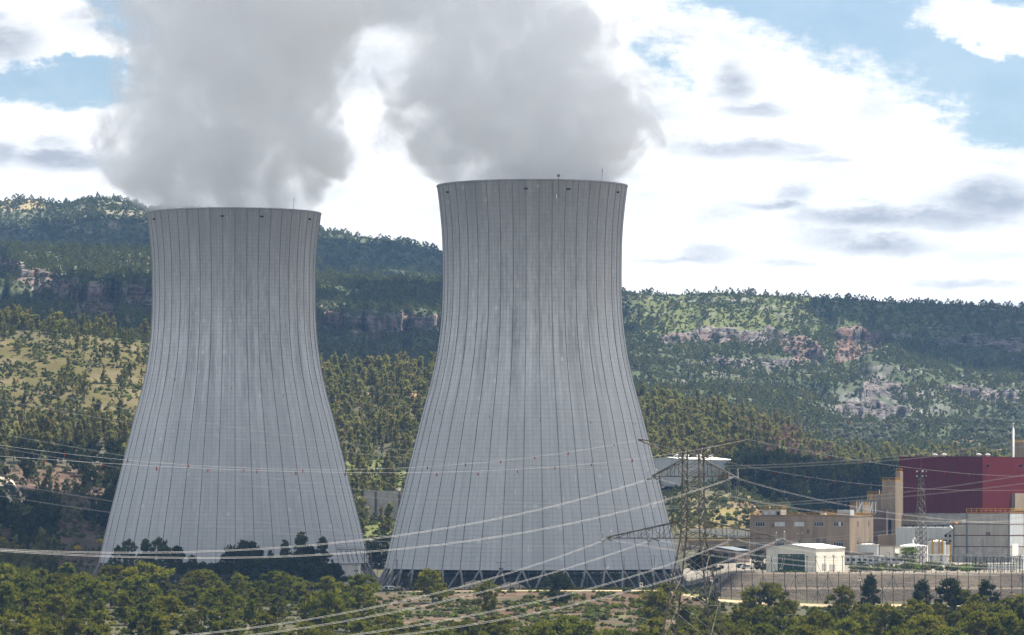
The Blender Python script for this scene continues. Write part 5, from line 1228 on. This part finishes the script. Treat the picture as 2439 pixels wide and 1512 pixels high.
def fence(label, base, h, spacing, coils=((0,.45),), stays=5, mesh=True, pw=.15, sheet=None):
    base = [Vector(p) for p in base]; t = thing('security_fence', label, 'fence', base[0]); o = base[0]
    s = [0]
    for a, b in zip(base[:-1],base[1:]): s.append(s[-1]+(b-a).length)
    n = int(s[-1]/spacing); A = np.array([tuple(p) for p in base]); u = np.linspace(0,s[-1],n+1)
    P = [Vector((np.interp(q,s,A[:,0]),np.interp(q,s,A[:,1]),np.interp(q,s,A[:,2]))) for q in u]
    pm, sm = post_mesh(h,pw), stay_mesh(h,pw*.6)
    for k, p in enumerate(P):
        d = (P[min(k+1,n)]-P[max(k-1,0)]); rz = math.atan2(d.y,d.x)+.5
        link('post', pm, t, p-o, rz+(.2*math.sin(k*3.1)))
        if stays and k % stays == 2: link('stay', sm, t, p-o, rz-.5)
    for dz, r in coils: coil([p-o+Vector((0,0,h+.15+dz)) for p in P], r, .75, .028).build('razor_coil', M['razor'], t)
    if mesh:
        b = MB()
        for k in range(1,7): b.tube([p-o+Vector((0,0,h*k/6.2)) for p in P], .014, 3, cap=False)
        b.build('line_wires', M['fence_green'], t)
    if sheet:
        b = MB()
        for a, c in zip(P[:-1],P[1:]):
            b.add([a-o,c-o,c-o+Vector((0,0,h*sheet)),a-o+Vector((0,0,h*sheet))],[(0,1,2,3)])
        b.build('screen_sheet', M['fence_green'], t)
    return t
def run(pxs, Y, zf=None, dz=0):
    Y = Y if hasattr(Y,'__len__') else [Y]*len(pxs)
    return [Vector((Ux(p,y),y,(zf(p,y) if zf else float(ground(Ux(p,y),y)))+dz)) for p, y in zip(pxs,Y)]
ls = lambda a,b,n: list(np.linspace(a,b,n))
fence('green security fence with forked posts along the top of the gravel bank before the hut', run(ls(1695,2640,14),1322,lambda p,y: 6.2 if p>1765 else float(np.interp(p,[1695,1765],[2.5,6.2]))), 4.6, 2.6, ((0,.4),))
fence('rear security fence with razor coils behind the white hut yard', run(ls(1790,2640,12),1388,lambda p,y: 6.0), 4.2, 3.4, ((0,.42),(.5,.35)))
fence('middle row of forked green posts on the berm of the gravel bank', run(ls(1690,2640,14),1298.2,lambda p,y: bankz(p,1298)), 4.4, 3.1, (), 3)
fence('lowest row of forked green posts at the foot of the gravel bank', run(ls(1665,2640,14),1279.5), 4.3, 3.0, (), 3)
fence('green security fence in front of the nearer cooling tower beside the ochre track', run(ls(955,1690,12),1283), 4.6, 2.55, ((0,.3),), 6)
fence('inner fence with rows of razor coils right below the nearer tower', run(ls(948,1710,12),1338), 3.9, 3.2, ((0,.5),(-1.1,.5),(-2.2,.5)), 0, False, .13, .32)
fence('razor topped fence at the foot of the farther tower left of the trees', run(ls(-60,560,9),[1395,1393,1392,1390,1385,1378,1370,1362,1358]), 4.4, 3.6, ((0,.5),), 0)
fence('curved razor wire fence behind the left foreground pines', run(ls(180,800,9),[1352,1348,1345,1342,1338,1334,1330,1328,1326]), 3.2, 3.8, ((0,.55),(-.8,.5)), 0)
fence('slanting security fence at the far right end of the gravel bank', run([2300,2350,2400,2450,2500],[1360,1345,1330,1312,1290],lambda p,y: bankz(p,y)), 4.2, 2.6, ((0,.45),), 4)
fence('fence along the pale track on the left hillside', [onhill(p,q) for p,q,y in ((-40,1155,1905),(5,1160,1895),(22,1178,1870),(38,1196,1850),(46,1203,1840))], 5, 3, ((0,.2),), 0)
fence('upper fence crossing the clearing at the left edge', [onhill(p,q) for p,q,y in ((-40,1130,1925),(30,1128,1925),(70,1130,1920))], 5, 4, ((0,.2),), 0)
fence('fence of thin dark posts on the green slope between the towers', [onhill(p,q) for p,q,y in ((850,1150,1935),(900,1140,1945),(950,1128,1955),(1000,1115,1965))], 4.5, 4.5, ((0,.2),), 0)
# ---- pale track on the left hillside, concrete ditch, heaps
tr_ = MB(); L = [(-60,1140,1915,3.2),(-5,1141,1915,3.2),(10,1150,1900,3.4),(18,1165,1885,3.4),(28,1180,1865,3.6),(40,1195,1850,3.6),(46,1202,1842,3.6)]
pl = [onhill(p,q)+Vector((0,0,.5)) for p,q,y,_ in L]
for (a,b,wa,wb) in [(pl[k],pl[k+1],L[k][3],L[k+1][3]) for k in range(len(pl)-1)]:
    tr_.add([a+Vector((-wa,-3,-.4)),a+Vector((wa,3,.4)),b+Vector((wb,3,.4)),b+Vector((-wb,-3,-.4)),a+Vector((-wa,-3,-3)),a+Vector((wa,3,-3)),b+Vector((wb,3,-3)),b+Vector((-wb,-3,-3))],[(0,1,2,3),(0,3,7,4),(1,5,6,2)])
tag(tr_.build('track', mat('track_dust',(.46,.38,.28),.95,.1,.4)), kind='structure')
def heap(px, Y, wpx, h, label):
    g = float(ground(Ux(px,Y),Y)); R_ = wpx/2*Y/F; b = MB(); n = 40; rings = 9; V = [(0,0,h)]; Fc = []
    for i in range(1,rings+1):
        for k in range(n):
            a = 2*PI*k/n; r = R_*i/rings; hh = h*(1-(i/rings)**1.5)+(float(fbm(np.array(math.cos(a)*i/2.+px),np.array(math.sin(a)*i/2.),9,3))-.5)*h*.45*(1 if i<rings else 0)
            V.append((r*math.cos(a)*(1+.2*math.sin(2*a+px)), r*.45*math.sin(a), hh-(0 if i<rings else .3)))
    for k in range(n): Fc.append((0,1+k,1+(k+1)%n))
    for i in range(rings-1):
        for k in range(n): a = 1+i*n; Fc.append((a+k,a+n+k,a+n+(k+1)%n,a+(k+1)%n))
    b.add(V,Fc); o = b.build('gravel_heap', M['gravel_heap'], None, True); o.location = (Ux(px,Y),Y,g); tag(o, label, 'gravel heap')
heap(1130,1318,110,3.4,'left of the three gravel heaps below the nearer tower, longest one')
heap(1215,1322,90,3.0,'middle gravel heap below the nearer tower, joined to the long one')
heap(1325,1316,74,2.4,'right and lowest gravel heap below the nearer tower beside the tall pine')
heap(950,1325,40,2.2,'small grey gravel heap at the left end of the inner fence')
# ---- lamps and poles
def lamp(px, py0, py1, Y, label, kind='lamp'):
    z0, z1 = ZC+(CY-py1)*Y/F, ZC+(CY-py0)*Y/F; t = thing('street_lamp' if kind=='lamp' else 'floodlight_pole', label, 'lamp post', (Ux(px,Y),Y,z0)); h = z1-z0
    b = MB(); b.tube([(0,0,-.3),(0,0,h)],[.11,.07],6); 
    if kind == 'lamp': b.bar((0,0,h),(-.9,0,h+.12),.08)
    b.build('pole', M['galv'], t)
    if kind == 'lamp': b = MB(); b.box(-1.6,-.16,h+.02,-.8,.16,h+.2); b.build('lamp_head', M['clad_pale'], t)
    else:
        b = MB(); b.bar((-1.3,0,h-.1),(1.3,0,h-.1),.12); b.bar((-.5,0,h-2.1),(.5,0,h-2.1),.12); b.build('crossbar', M['galv'], t)
        for x, zz_ in ((-1.2,h),(-.7,h),(.7,h),(1.2,h),(-.4,h-2),(.4,h-2)): b = MB(); b.box(x-.22,-.2,zz_,x+.22,.2,zz_+.35); b.build('floodlight', M['clad_pale'] if zz_ > h-1 else M['dark'], t)
for px,a,c,Y,lab,kd in ((1706,1322,1372,1345,'street lamp standing just right of the pylon body near the dark pine','lamp'),(1193,1339,1402,1300,'double armed floodlight pole before the middle of the nearer tower','flood'),
  (872,1283,1392,1420,'tall floodlight pole beside the foot of the farther tower','flood'),(848,1345,1392,1425,'short floodlight pole in front of the white pump house','flood'),(898,1342,1390,1420,'plain street lamp in the gap between the two towers','lamp'),
  (1908,1271,1300,1560,'street lamp before the right half of the office block','lamp'),(1918,1270,1300,1556,'second street lamp beside it before the office block','lamp'),(1486,1326,1400,1290,'tall street lamp before the right part of the nearer tower','lamp'),
  (1558,1322,1402,1292,'tall street lamp just left of the pylon before the tower','lamp'),(1398,1345,1402,1292,'low street lamp before the nearer tower left of the yellow bush','lamp'),(1888,1323,1366,1332,'street lamp standing before the green roller door','lamp'),
  (2086,1325,1366,1335,'street lamp right of the hut beside the trailer','lamp'),(2118,1316,1366,1330,'street lamp before the site cabin','lamp'),(240,1322,1385,1385,'lamp post at the fence at the left foot of the farther tower','lamp'),
  (142,1325,1372,1390,'lamp post behind the left foreground pines','lamp'),(2340,1285,1330,1500,'street lamp against the plinth of the grey hall','lamp'),(2398,1286,1330,1500,'street lamp beside the white door of the grey hall','lamp'),
  (403,1350,1385,1340,'camera pole in the left fence below the farther tower','lamp'),(535,1378,1400,1330,'short lamp post by the concrete slab below the left tower','lamp'),(1600,1088,1130,1860,'street lamp before the white hall left of the pylon','lamp'),(1772,1098,1125,1900,'pair lamp among the pines right of the white hall','lamp')):
    lamp(px,a,c,Y,lab,kd)
# lattice mast at the left foot of the nearer tower, stair tower of the farther one
Y = 1345; z0, z1 = float(ground(Ux(944,Y),Y)), ZC+(CY-1312)*Y/F
t = thing('antenna_mast', 'small lattice antenna mast before the left edge of the nearer tower', 'mast', (Ux(944,Y),Y,z0)); h = z1-z0
for k in range(3): a = 2*PI*k/3; b = MB(); b.bar((.45*math.cos(a),.45*math.sin(a),-.2),(.25*math.cos(a),.25*math.sin(a),h*.8),.08); b.build('leg', M['galv'], t)
b = MB()
for i in range(12):
    za, zb = h*.8*i/12, h*.8*(i+1)/12
    for k in range(3): a, c = 2*PI*k/3, 2*PI*(k+1)/3; b.bar((.42*math.cos(a),.42*math.sin(a),za),(.4*math.cos(c),.4*math.sin(c),zb),.05)
b.build('lattice', M['galv'], t); b = MB(); b.bar((0,0,h*.78),(0,0,h),.08); b.bar((-.7,0,h*.5),(.7,0,h*.5),.1); b.build('antenna', M['galv'], t)
Y = 1480; px = 876; z0, z1 = 0, ZC+(CY-1308)*Y/F; t = thing('stair_tower', 'steel stair tower and gantry against the right foot of the farther tower', 'stair', (Ux(px,Y),Y,0))
for sx in (-1.1,1.1):
    for sy in (-1,1): b = MB(); b.bar((sx,sy,-.3),(sx,sy,z1),.16); b.build('post', M['galv'], t)
for k in range(6): b = MB(); s = 1 if k%2 else -1; b.box(-1.2,-1.1,z1*(k+1)/6-.1,1.2,1.1,z1*(k+1)/6); b.bar((-s*1,-.9,z1*k/6),(s*1,-.9,z1*(k+1)/6),.5,.1); b.build('stair_flight', M['galv'], t)
b = MB(); b.box(-10,-.8,z1-.3,-1.2,1,z1); rail(b,[(-10,-.8,z1),(-1.2,-.8,z1)],1.2,1.5)
for k in range(5): b.bar((-9+k*1.6,0,z1-.3),(-8+k*1.6,2,z1-4),.22)
b.build('gantry', M['concrete'], t)
# ---- vehicles
def van(px, Y, rz, label, col, car=False):
    g = float(ground(Ux(px,Y),Y)); g = max(g, 6.2 if px > 1760 and Y > 1318 else g)
    t = thing('parked_car' if car else 'parked_van', label, 'car' if car else 'van', (Ux(px,Y),Y,g), rz); L, Wd, H = (4.2,1.75,1.45) if car else (4.9,1.9,2.0)
    prof = [(-L/2,.35),(-L/2,.85),(-L/2+.1,H*.62),(-L/2+(.7 if car else .25),H),(L/2-(1.5 if car else 1.3),H),(L/2-.75,H*.6),(L/2-.05,H*.5),(L/2,.35)]
    b = MB(); n = len(prof); V = [(x,-Wd/2,z) for x,z in prof]+[(x,Wd/2,z) for x,z in prof]
    b.add(V, [tuple(range(n-1,-1,-1)),tuple(range(n,2*n))]+[(k,(k+1)%n,n+(k+1)%n,n+k) for k in range(n)]); body = b.build('body', M[col], t)
    for s in (-1,1):
        b = MB(); y = s*(Wd/2+.004); q = [(-L/2+.5,H*.63),(-L/2+.8,H*.92),(L/2-1.6,H*.92),(L/2-1.0,H*.63)]; b.add([(x,y,z) for x,z in q],[(0,1,2,3)]); b.build('side_window', M['glass_dark'], t)
    b = MB(); x0_, x1_ = L/2-(1.5 if car else 1.3), L/2-.75; b.add([(x0_+.03,-Wd*.43,H*.97),(x0_+.03,Wd*.43,H*.97),(x1_+.01,Wd*.43,H*.63),(x1_+.01,-Wd*.43,H*.63)],[(0,1,2,3)]); b.build('windscreen', M['glass_dark'], t)
    for x in (-L*.3,L*.3):
        for s in (-1,1): b = MB(); b.bar((x,s*(Wd/2-.2),.33),(x,s*(Wd/2+.02),.33),.66,n=14); b.build('wheel', M['tyre'], t)
    for s in (-.6,.6): b = MB(); b.box(L/2-.03,s-.18,.62,L/2+.02,s+.18,.8); b.build('headlight', M['clad_pale'], t)
    return t
van(928,1322,-1.2,'small white van parked behind the fence between the two towers','white')
van(1779,1395,.1,'white car parked left of the white hut behind the fence','white',True)
van(1768,1420,.1,'pale blue car parked behind the white car left of the hut','roof_blue',True)
van(2052,1440,.05,'pale van parked on the yard behind the white trailer','clad_pale')
# ---- warning signs on the fences
for px,py,Y,lab in ((1527,1392,1281.5,'small red and white warning sign on the fence below the yellow bush'),(2046,1378,1281,'small red and white warning sign left of the tall pine at the gravel bank'),(1695,1379,1279,'small red and white warning sign on the lowest posts by the pylon')):
    p = W(px,py,Y); t = thing('warning_sign', lab, 'sign', p); b = MB(); b.box(-.45,-.03,-.6,.45,.03,.6); b.build('panel', M['white'], t); b = MB(); b.bar((0,-.06,.1),(0,-.035,.1),.6,n=16); b.build('red_disc', M['orange'], t)
# concrete slab shelter below the left tower
p = W(562,1388,1345); B = Bld('concrete_shelter', 'tilted pale concrete slab among bushes below the farther tower', 'shelter', 580, 1345, p.z-1.2); x0 = B.fx(556); B.box('slab', M['cream'], x0, 0, .9, 0, 2.4, 1.2); B.box('wall', M['concrete'], x0, 1.8, -.5, 0, 2.4, .9)
# ================================================================ near pines (each a thing) and shrubs
def lone(px, base, top, k, label, leaf='pine', wide=1.0, Y=None, cat='tree', name='pine_tree'):
    Y = Y or hit(px, base); return px_pine(px, None, top, Y, k, label, None, leaf, float(ground(Ux(px,Y),Y)), wide)
lone(1163,1482,1383,4,'slender pine with a long bare trunk on the bare reddish slope','pine',.72)
lone(1332,1440,1365,6,'dense rounded dark pine before the nearer tower, right of the gravel heaps','pine_dark',1.15)
lone(1030,1436,1357,0,'broad two lobed pine before the left foot of the nearer tower','pine',1.25)
lone(948,1405,1357,3,'dark conical pine beside the white van','pine_dark',.9); lone(966,1408,1366,3,'smaller dark conical pine right of the white van','pine_dark',1.0); lone(985,1412,1378,5,'smallest dark pine of the row by the white van','pine_dark',1)
lone(797,1398,1340,6,'dark round pine before the white pump house','pine_dark',1.05)
lone(2068,1470,1371,3,'tall dense conical pine before the gravel bank below the hut','pine_dark',1.15); lone(2190,1488,1384,3,'conical pine with ragged tiers before the right part of the gravel bank','pine_dark',1.2)
lone(2268,1500,1378,5,'tall spiky pine, left of the twin pines near the right edge','pine_dark',1.25); lone(2292,1500,1405,1,'bushier pine joined to the tall spiky one near the right edge','pine',1.2); lone(2352,1498,1384,3,'dark tiered pine at the right edge before the yellow bushes','pine_dark',1.25)
lone(1832,1468,1388,6,'widest round pine before the gravel bank left of the hut door line','pine',1.5); lone(1800,1468,1402,2,'lower round pine leaning on the left side of the widest pine','pine',1.2)
lone(1695,1455,1405,7,'small dark pine behind the pylon foot','pine_dark',1.1); lone(1590,1470,1388,1,'tall pine just left of the pylon foot','pine',1.2); lone(1560,1480,1405,6,'broad pine left of the pylon foot before the track','pine',1.2)
lone(2005,1480,1397,0,'pine with a rounded lopsided crown before the gravel bank below the hut corner','pine',1.0)
for px,top,k,w,lab in ((278,1300,8,1.1,'thin pale pine at the left foot of the farther tower'),(310,1286,8,1.2,'tall open pine with a bare trunk at the left foot of the farther tower'),(348,1284,9,1.5,'tall dark pine of the left cluster before the farther tower'),(374,1282,8,1.3,'highest pine of the left cluster before the farther tower'),(398,1300,8,1.2,'lower pine right in the left cluster before the farther tower'),(420,1301,5,1.2,'pine closing the left cluster before the farther tower'),(457,1322,5,1.2,'small pine standing alone right of the left cluster'),
  (546,1314,2,1.1,'lower left shoulder pine of the blackest clump before the farther tower'),(588,1289,6,1.35,'blackest and broadest pine before the middle of the farther tower'),(615,1312,2,1.2,'dark pine right of the blackest broad one'),(645,1310,9,1.2,'narrow dark pine between the black clump and the tall three'),(677,1286,9,1.4,'left of the three tall pines before the right half of the farther tower'),(718,1268,9,1.5,'tallest pine of all before the right half of the farther tower'),(768,1279,9,1.4,'right of the three tall pines before the farther tower'),(740,1304,2,1.0,'lower pine between the tallest one and its right neighbour')):
    Y = 1432+RNG.random()*14; px_pine(px, None, top, Y, k, lab, None, 'scrub' if k > 7 else 'pine_dark', float(ground(Ux(px,Y),Y)), w*.78)
kw_ = {2:'squat',6:'broad',7:'bushy',0:'round'}
for px in np.arange(330,800,21):
    Y = 1395+RNG.random()*22; k = int(RNG.choice([2,6,7,0])); at_ = 'below the left cluster' if px < 470 else 'left of the black clump' if px < 560 else 'under the black clump' if px < 640 else 'under the three tall pines' if px < 740 else 'beside the pump house'
    px_pine(px+RNG.normal()*5, None, (1345 if px > 470 else 1368)+RNG.normal()*7-(14 if 560<px<760 else 0), Y, k, f'{kw_[k]} dark low pine {at_} before the farther tower', f'{kw_[k]} low dark pines {at_}', 'pine_dark', float(ground(Ux(px,Y),Y)), 1.25)
for px,b,tp,w in ((1676,1362,1308,1.3),(1700,1362,1318,1.2),(1655,1362,1325,1.2)): px_pine(px, b, tp, 1415, 6, {1676:'big round dark pine behind the pylon between tower and hut',1700:'dark pine right of the big round one behind the pylon',1655:'dark pine left of the big round one, against the tower foot'}[px], None, 'pine_dark', None, w)
px_pine(1812,1358,1312,1400,2,'dark tree pressed against the left wall of the white hut',None,'pine_dark',None,1.1)
px_pine(885,1350,1288,1600,6,'dark pine deep in the gap between the tower feet',None,'pine_dark',None,1.1); px_pine(912,1352,1276,1590,0,'taller dark pine deep in the gap, beside the nearer tower',None,'pine_dark',None,1.1); px_pine(900,1356,1315,1560,2,'low dark pine in the gap between the tower feet',None,'pine_dark',None,1.4)
for i,(px,b_,tp,k,w) in enumerate(((1752,1172,1092,6,.8),(1772,1180,1086,0,.7),(1798,1190,1080,1,.6),(1822,1206,1078,6,.62),(1846,1205,1074,0,.62),(1868,1208,1080,6,.6),(1890,1212,1084,1,.62),(1912,1212,1086,6,.6),(1928,1206,1092,2,.62),(1945,1204,1100,0,.6),(1972,1200,1092,6,.55),(1995,1212,1098,0,.6),(2014,1215,1104,1,.6),(2030,1214,1100,6,.6),(2052,1215,1108,0,.6),(2072,1214,1098,6,.6),(2090,1212,1104,1,.65),(2112,1205,1090,6,.62),(2130,1205,1098,0,.6),(1858,1210,1130,2,.7),(1902,1214,1140,6,.7),(1960,1220,1136,2,.7),(2040,1222,1150,6,.7),(1765,1210,1165,7,.7),(1688,1222,1182,3,.9),(1678,1204,1160,7,.9))):
    px_pine(px, b_, tp, 1866+(i%5)*7, k, (f'{ORD[i]} tall dark pine from the left in the row above the office block' if i < 19 else f'{ORD[i-19]} lower dark pine before the tall row above the office block' if i < 24 else 'small lone pine on the grassy slope behind the pylon' if i == 24 else 'bushy small pine on the slope beside the white hall'), ('tall dark pines above the office block' if i < 19 else 'lower dark pines above the office block' if i < 24 else None), 'pine_dark', None, w)
t = px_pine(2162,1340,1299,1470,7,'bright green leafy tree before the wide low white tank','', 'fresh', PZ, 1.5); t.name = 'leafy_tree'
NNEAR = len([o for o in COL.objects if o.name.startswith('pine_tree')])
ROWSL = [(1186,1352,58),(1143,1372,60),(1094,1396,62),(1046,1420,64),(998,1446,66),(948,1474,70),(905,1500,74)]
ROWSR = [(1120,1438,1640,2480,62),(1066,1448,1600,2480,62),(1012,1464,1480,2480,66),(1004,1474,905,1480,84),(958,1484,900,2480,62),(908,1504,880,2480,72)]
zone_l = [(0,160,'at the left edge'),(160,330,'below the tower edge'),(330,520,'below the left dark cluster'),(520,700,'below the black clump'),(700,960,'below the pump house')]
zone_r = [(880,1250,'under the bare slope'),(1250,1640,'left of the pylon'),(1640,1850,'right of the pylon foot'),(1850,2130,'below the white hut'),(2130,2500,'at the right edge')]
shape_word = {0:'full round crowned',1:'tall round crowned',2:'low round',3:'pointed',4:'flat topped',5:'narrow open crowned',6:'broad dense',7:'small bushy',8:'slender open',9:'tall tapering'}
def grove(px, Y, top, zones, depth, rng):
    k = int(rng.choice([0,1,2,4,6,7,3,5,9,8], p=[.15,.14,.10,.09,.13,.06,.08,.05,.11,.09])); g = float(ground(Ux(px,Y),Y)); zt = ZC+(CY-top)*Y/F
    H = specs[k]['H']; s = min(max((zt-g)/H,.4),1.25); wd = (1.22 if k < 3 or k > 3 and k < 8 else 1.3 if k == 3 else 1.65)*(.85+.3*rng.random())
    zn = next((z for z in zones if z[0] <= px < z[1]), zones[-1] if px > 900 else zones[0])[2]
    put_pine(Ux(px,Y), Y, k, f'{shape_word[k]} green pine in the {depth} foreground rows {zn}', f'{shape_word[k]} pines of the {depth} foreground rows {zn}', 'pine', s*wd, rng.random()*6.28, s, g)
rg = np.random.default_rng(23)
for r,(Y,top,sp) in enumerate(ROWSL):
    for px in np.arange(-10+(r%2)*sp*.5, 965-(0 if r > 2 else 120-r*30), sp):
        p = px+rg.normal()*sp*.22; grove(p, Y+rg.normal()*9, top+22*max(0,p/900)+rg.normal()*13-(12 if p < 380 and r == 0 else 0), zone_l, 'back' if r < 3 else 'front', rg)
for r,(Y,top,x0,x1,sp) in enumerate(ROWSR):
    for px in np.arange(x0+(r%2)*sp*.5, x1, sp):
        p = px+rg.normal()*sp*.25; grove(p, Y+rg.normal()*9, top+rg.normal()*13+(10 if p < 1500 else 0), zone_r, 'back' if r < 2 else 'front', rg)
print('PINES', len([o for o in COL.objects if o.name.startswith('pine_tree')]), NNEAR)
# ---- shrubs one can tell apart on the bare slope and in the fence strip
rg = np.random.default_rng(31)
SB = {('scrub',k): bush_mesh('shrub', rg, 'scrub', 1.1, 1.4, 14, 22, .34) for k in range(3)}
SB.update({('fresh',k): bush_mesh('shrub', rg, 'fresh', 1.0, 1.2, 14, 22, .3) for k in range(2)}); SB.update({('broom',k): bush_mesh('shrub', rg, 'broom', 1.5, 1.7, 20, 26, .3) for k in range(2)})
def shrub(px, py, kind, k, s, label, group=None, Y=None, z=None):
    Y = Y or hit(px, py); x = Ux(px,Y); g = float(ground(x,Y)) if z is None else z
    o = link('shrub', SB[(kind,k)], None, (x,Y,g-.1), rg.random()*6.28); o.scale = (s,s,s); return tag(o, label, 'shrub', group)
for px,py,s,lab in ((1477,1396,1.25,'big yellow flowering broom before the nearer tower'),(848,1392,.9,'yellow flowering broom beside the white pump house'),(2412,1428,1.2,'large yellow broom below the bank at the far right'),(2432,1424,.9,'smaller yellow broom at the very right edge'),(2388,1430,.7,'small yellow broom left of the large one at the far right')): shrub(px, py, 'broom', 0, s, lab)
for px,py,Y,s,lab in ((3,1290,1650,1.3,'yellow broom at the left edge below the black trees'),(184,1308,1600,.9,'small yellow broom on the dark red bank at left'),(240,1292,1640,1.0,'yellow broom beside the left edge of the farther tower'),(1590,1290,1760,.9,'yellow broom on the slope behind the pylon'),(1612,1278,1765,.7,'smaller yellow broom on the slope behind the pylon'),(1565,1152,1880,1.3,'yellow broom before the white hall left of the pylon')):
    p = W(px,py,Y); shrub(px, py, 'broom', 1, s, lab, None, Y, p.z)
zs_ = [(0,1000,'at the left end'),(1000,1110,'left of the slender pine'),(1110,1230,'around the slender pine'),(1230,1400,'below the dense dark pine'),(1400,1530,'below the yellow broom'),(1530,3000,'next to the pylon')]
for i in range(66):
    px = 900+rg.random()*800; py = 1412+rg.random()*75; fr = rg.random() < .28; sz = .5+rg.random()*.9
    lb = f'{"tiny" if sz < .75 else "large" if sz > 1.12 else "medium"} {"fresh green" if fr else "dull green"} shrub {"high" if py < 1440 else "low"} on the bare slope {next(z[2] for z in zs_ if z[0] <= px < z[1])}'
    shrub(px, py, 'fresh' if fr else 'scrub', int(rg.integers(0,2)), sz, lb, lb+' ones')
for i, px in enumerate(sorted(990+rg.random(20)*640)):
    shrub(px, 1403, 'scrub' if i%3 else 'fresh', i%2, .35+rg.random()*.5, f'{ORD[i]} low shrub from the left in the grass strip behind the ochre track', 'shrubs in the strip by the track', 1287+rg.random()*25)
for i in range(64):
    px = 2012+rg.random()*330; Y = 1372+rg.random()*70; fr = i%3 == 0; sz = .9+rg.random()
    lb = f'{"large" if sz > 1.4 else "small"} {"fresh" if fr else "dull"} green yard shrub {"just right of the hut" if px < 2090 else "before the wide low tank" if px < 2180 else "at the foot of the floodlight mast" if px < 2230 else "before the tall grey tank" if px < 2275 else "before the grey hall"} behind the fence'
    shrub(px, 1340, 'fresh' if fr else 'scrub', i%2, sz, lb, lb+' ones', Y, 6.0)
for i in range(7): shrub(1846+i*11+rg.random()*6, 1366, 'fresh' if i%2 else 'scrub', i%2, .45+rg.random()*.3, f'{ORD[i]} weed tuft from the left at the foot of the green roller door', 'weeds before the roller door', 1330, 6.25)
# ---- olive trees on the terraces
om = [bush_mesh('olive_tree', rg, 'olive', 2.3, 3.6, 16, 12, .8) for _ in range(3)]
for row,(py,x0,x1,rn) in enumerate(((1003,2290,2438,'top right'),(1012,1960,2180,'top left'),(1021,1980,2160,'second left'),(1024,2300,2438,'middle right'),(1030,1950,2150,'third left'),(1039,1965,2140,'fourth left'),(1040,2350,2438,'lowest right'),(1048,1990,2130,'lowest left'))):
    for i, px in enumerate(np.arange(x0,x1,15+3*(row%3))):
        Y = 2720+(1075-py)*4.2; p = W(px+rg.normal()*3,py+rg.normal()*1.2,Y)
        o = link('olive_tree', om[int(rg.integers(0,3))], None, p-Vector((0,0,1.2)), rg.random()*6.28); o.scale = (.8+.5*rg.random(),)*3
        tag(o, f'{ORD[i]} grey green olive tree from the left on the {rn} terrace below the hill', 'olive tree', f'olive trees on the {rn} terrace')
# ---- low growth nobody could count
d = np.zeros_like(cP); nn = fbm(cX/6,cYs/6,81,3); nw = fbm(cX/22,cYs/14,83,4)
d += (cYs<1262)*(cYs>880)*(sstep(.40,.58,nn)*sstep(.38,.52,nw)*.42+sstep(.5,.6,nn)*.03+.006)
d += (cYs>1281)*(cYs<1340)*(cP<1700)*(cP>930)*sstep(.4,.6,nn)*.25
d += (cYs>1200)*(cYs<1480)*(cP<950)*.06*sstep(.35,.5,nn)
d += (cYs>1480)*(cYs<1660)*(cP<260)*.05
pts, ii, jj = sample(d, rg); n = len(pts)
G = [bpy.data.objects.new('tuft', bush_mesh('tuft', rg, l, .6, .7, 8, 9, .34)) for l in ('scrub','fresh','pine')]
scatter('undergrowth', pts, .28+1.25*rg.random(n)**2.2, rg.random(n)*6.28, rg.choice(3,n,p=[.6,.12,.28]), G, 'low scrub and weeds over the foreground slope', 'undergrowth')
# ================================================================ haze
b = MB(); b.box(-900,-30,-40,900,6200,455)
hz = b.build('haze', [])
m = bpy.data.materials.new('haze'); m.use_nodes = True; nt = m.node_tree; nt.nodes.clear()
out = nt.nodes.new('ShaderNodeOutputMaterial'); pv = nt.nodes.new('ShaderNodeVolumePrincipled'); nt.links.new(pv.outputs[0], out.inputs['Volume'])
pv.inputs['Color'].default_value = (.30,.56,1,1); pv.inputs['Density'].default_value = HAZE; pv.inputs['Anisotropy'].default_value = 0.0
hz.data.materials.append(m); tag(hz, kind='stuff')
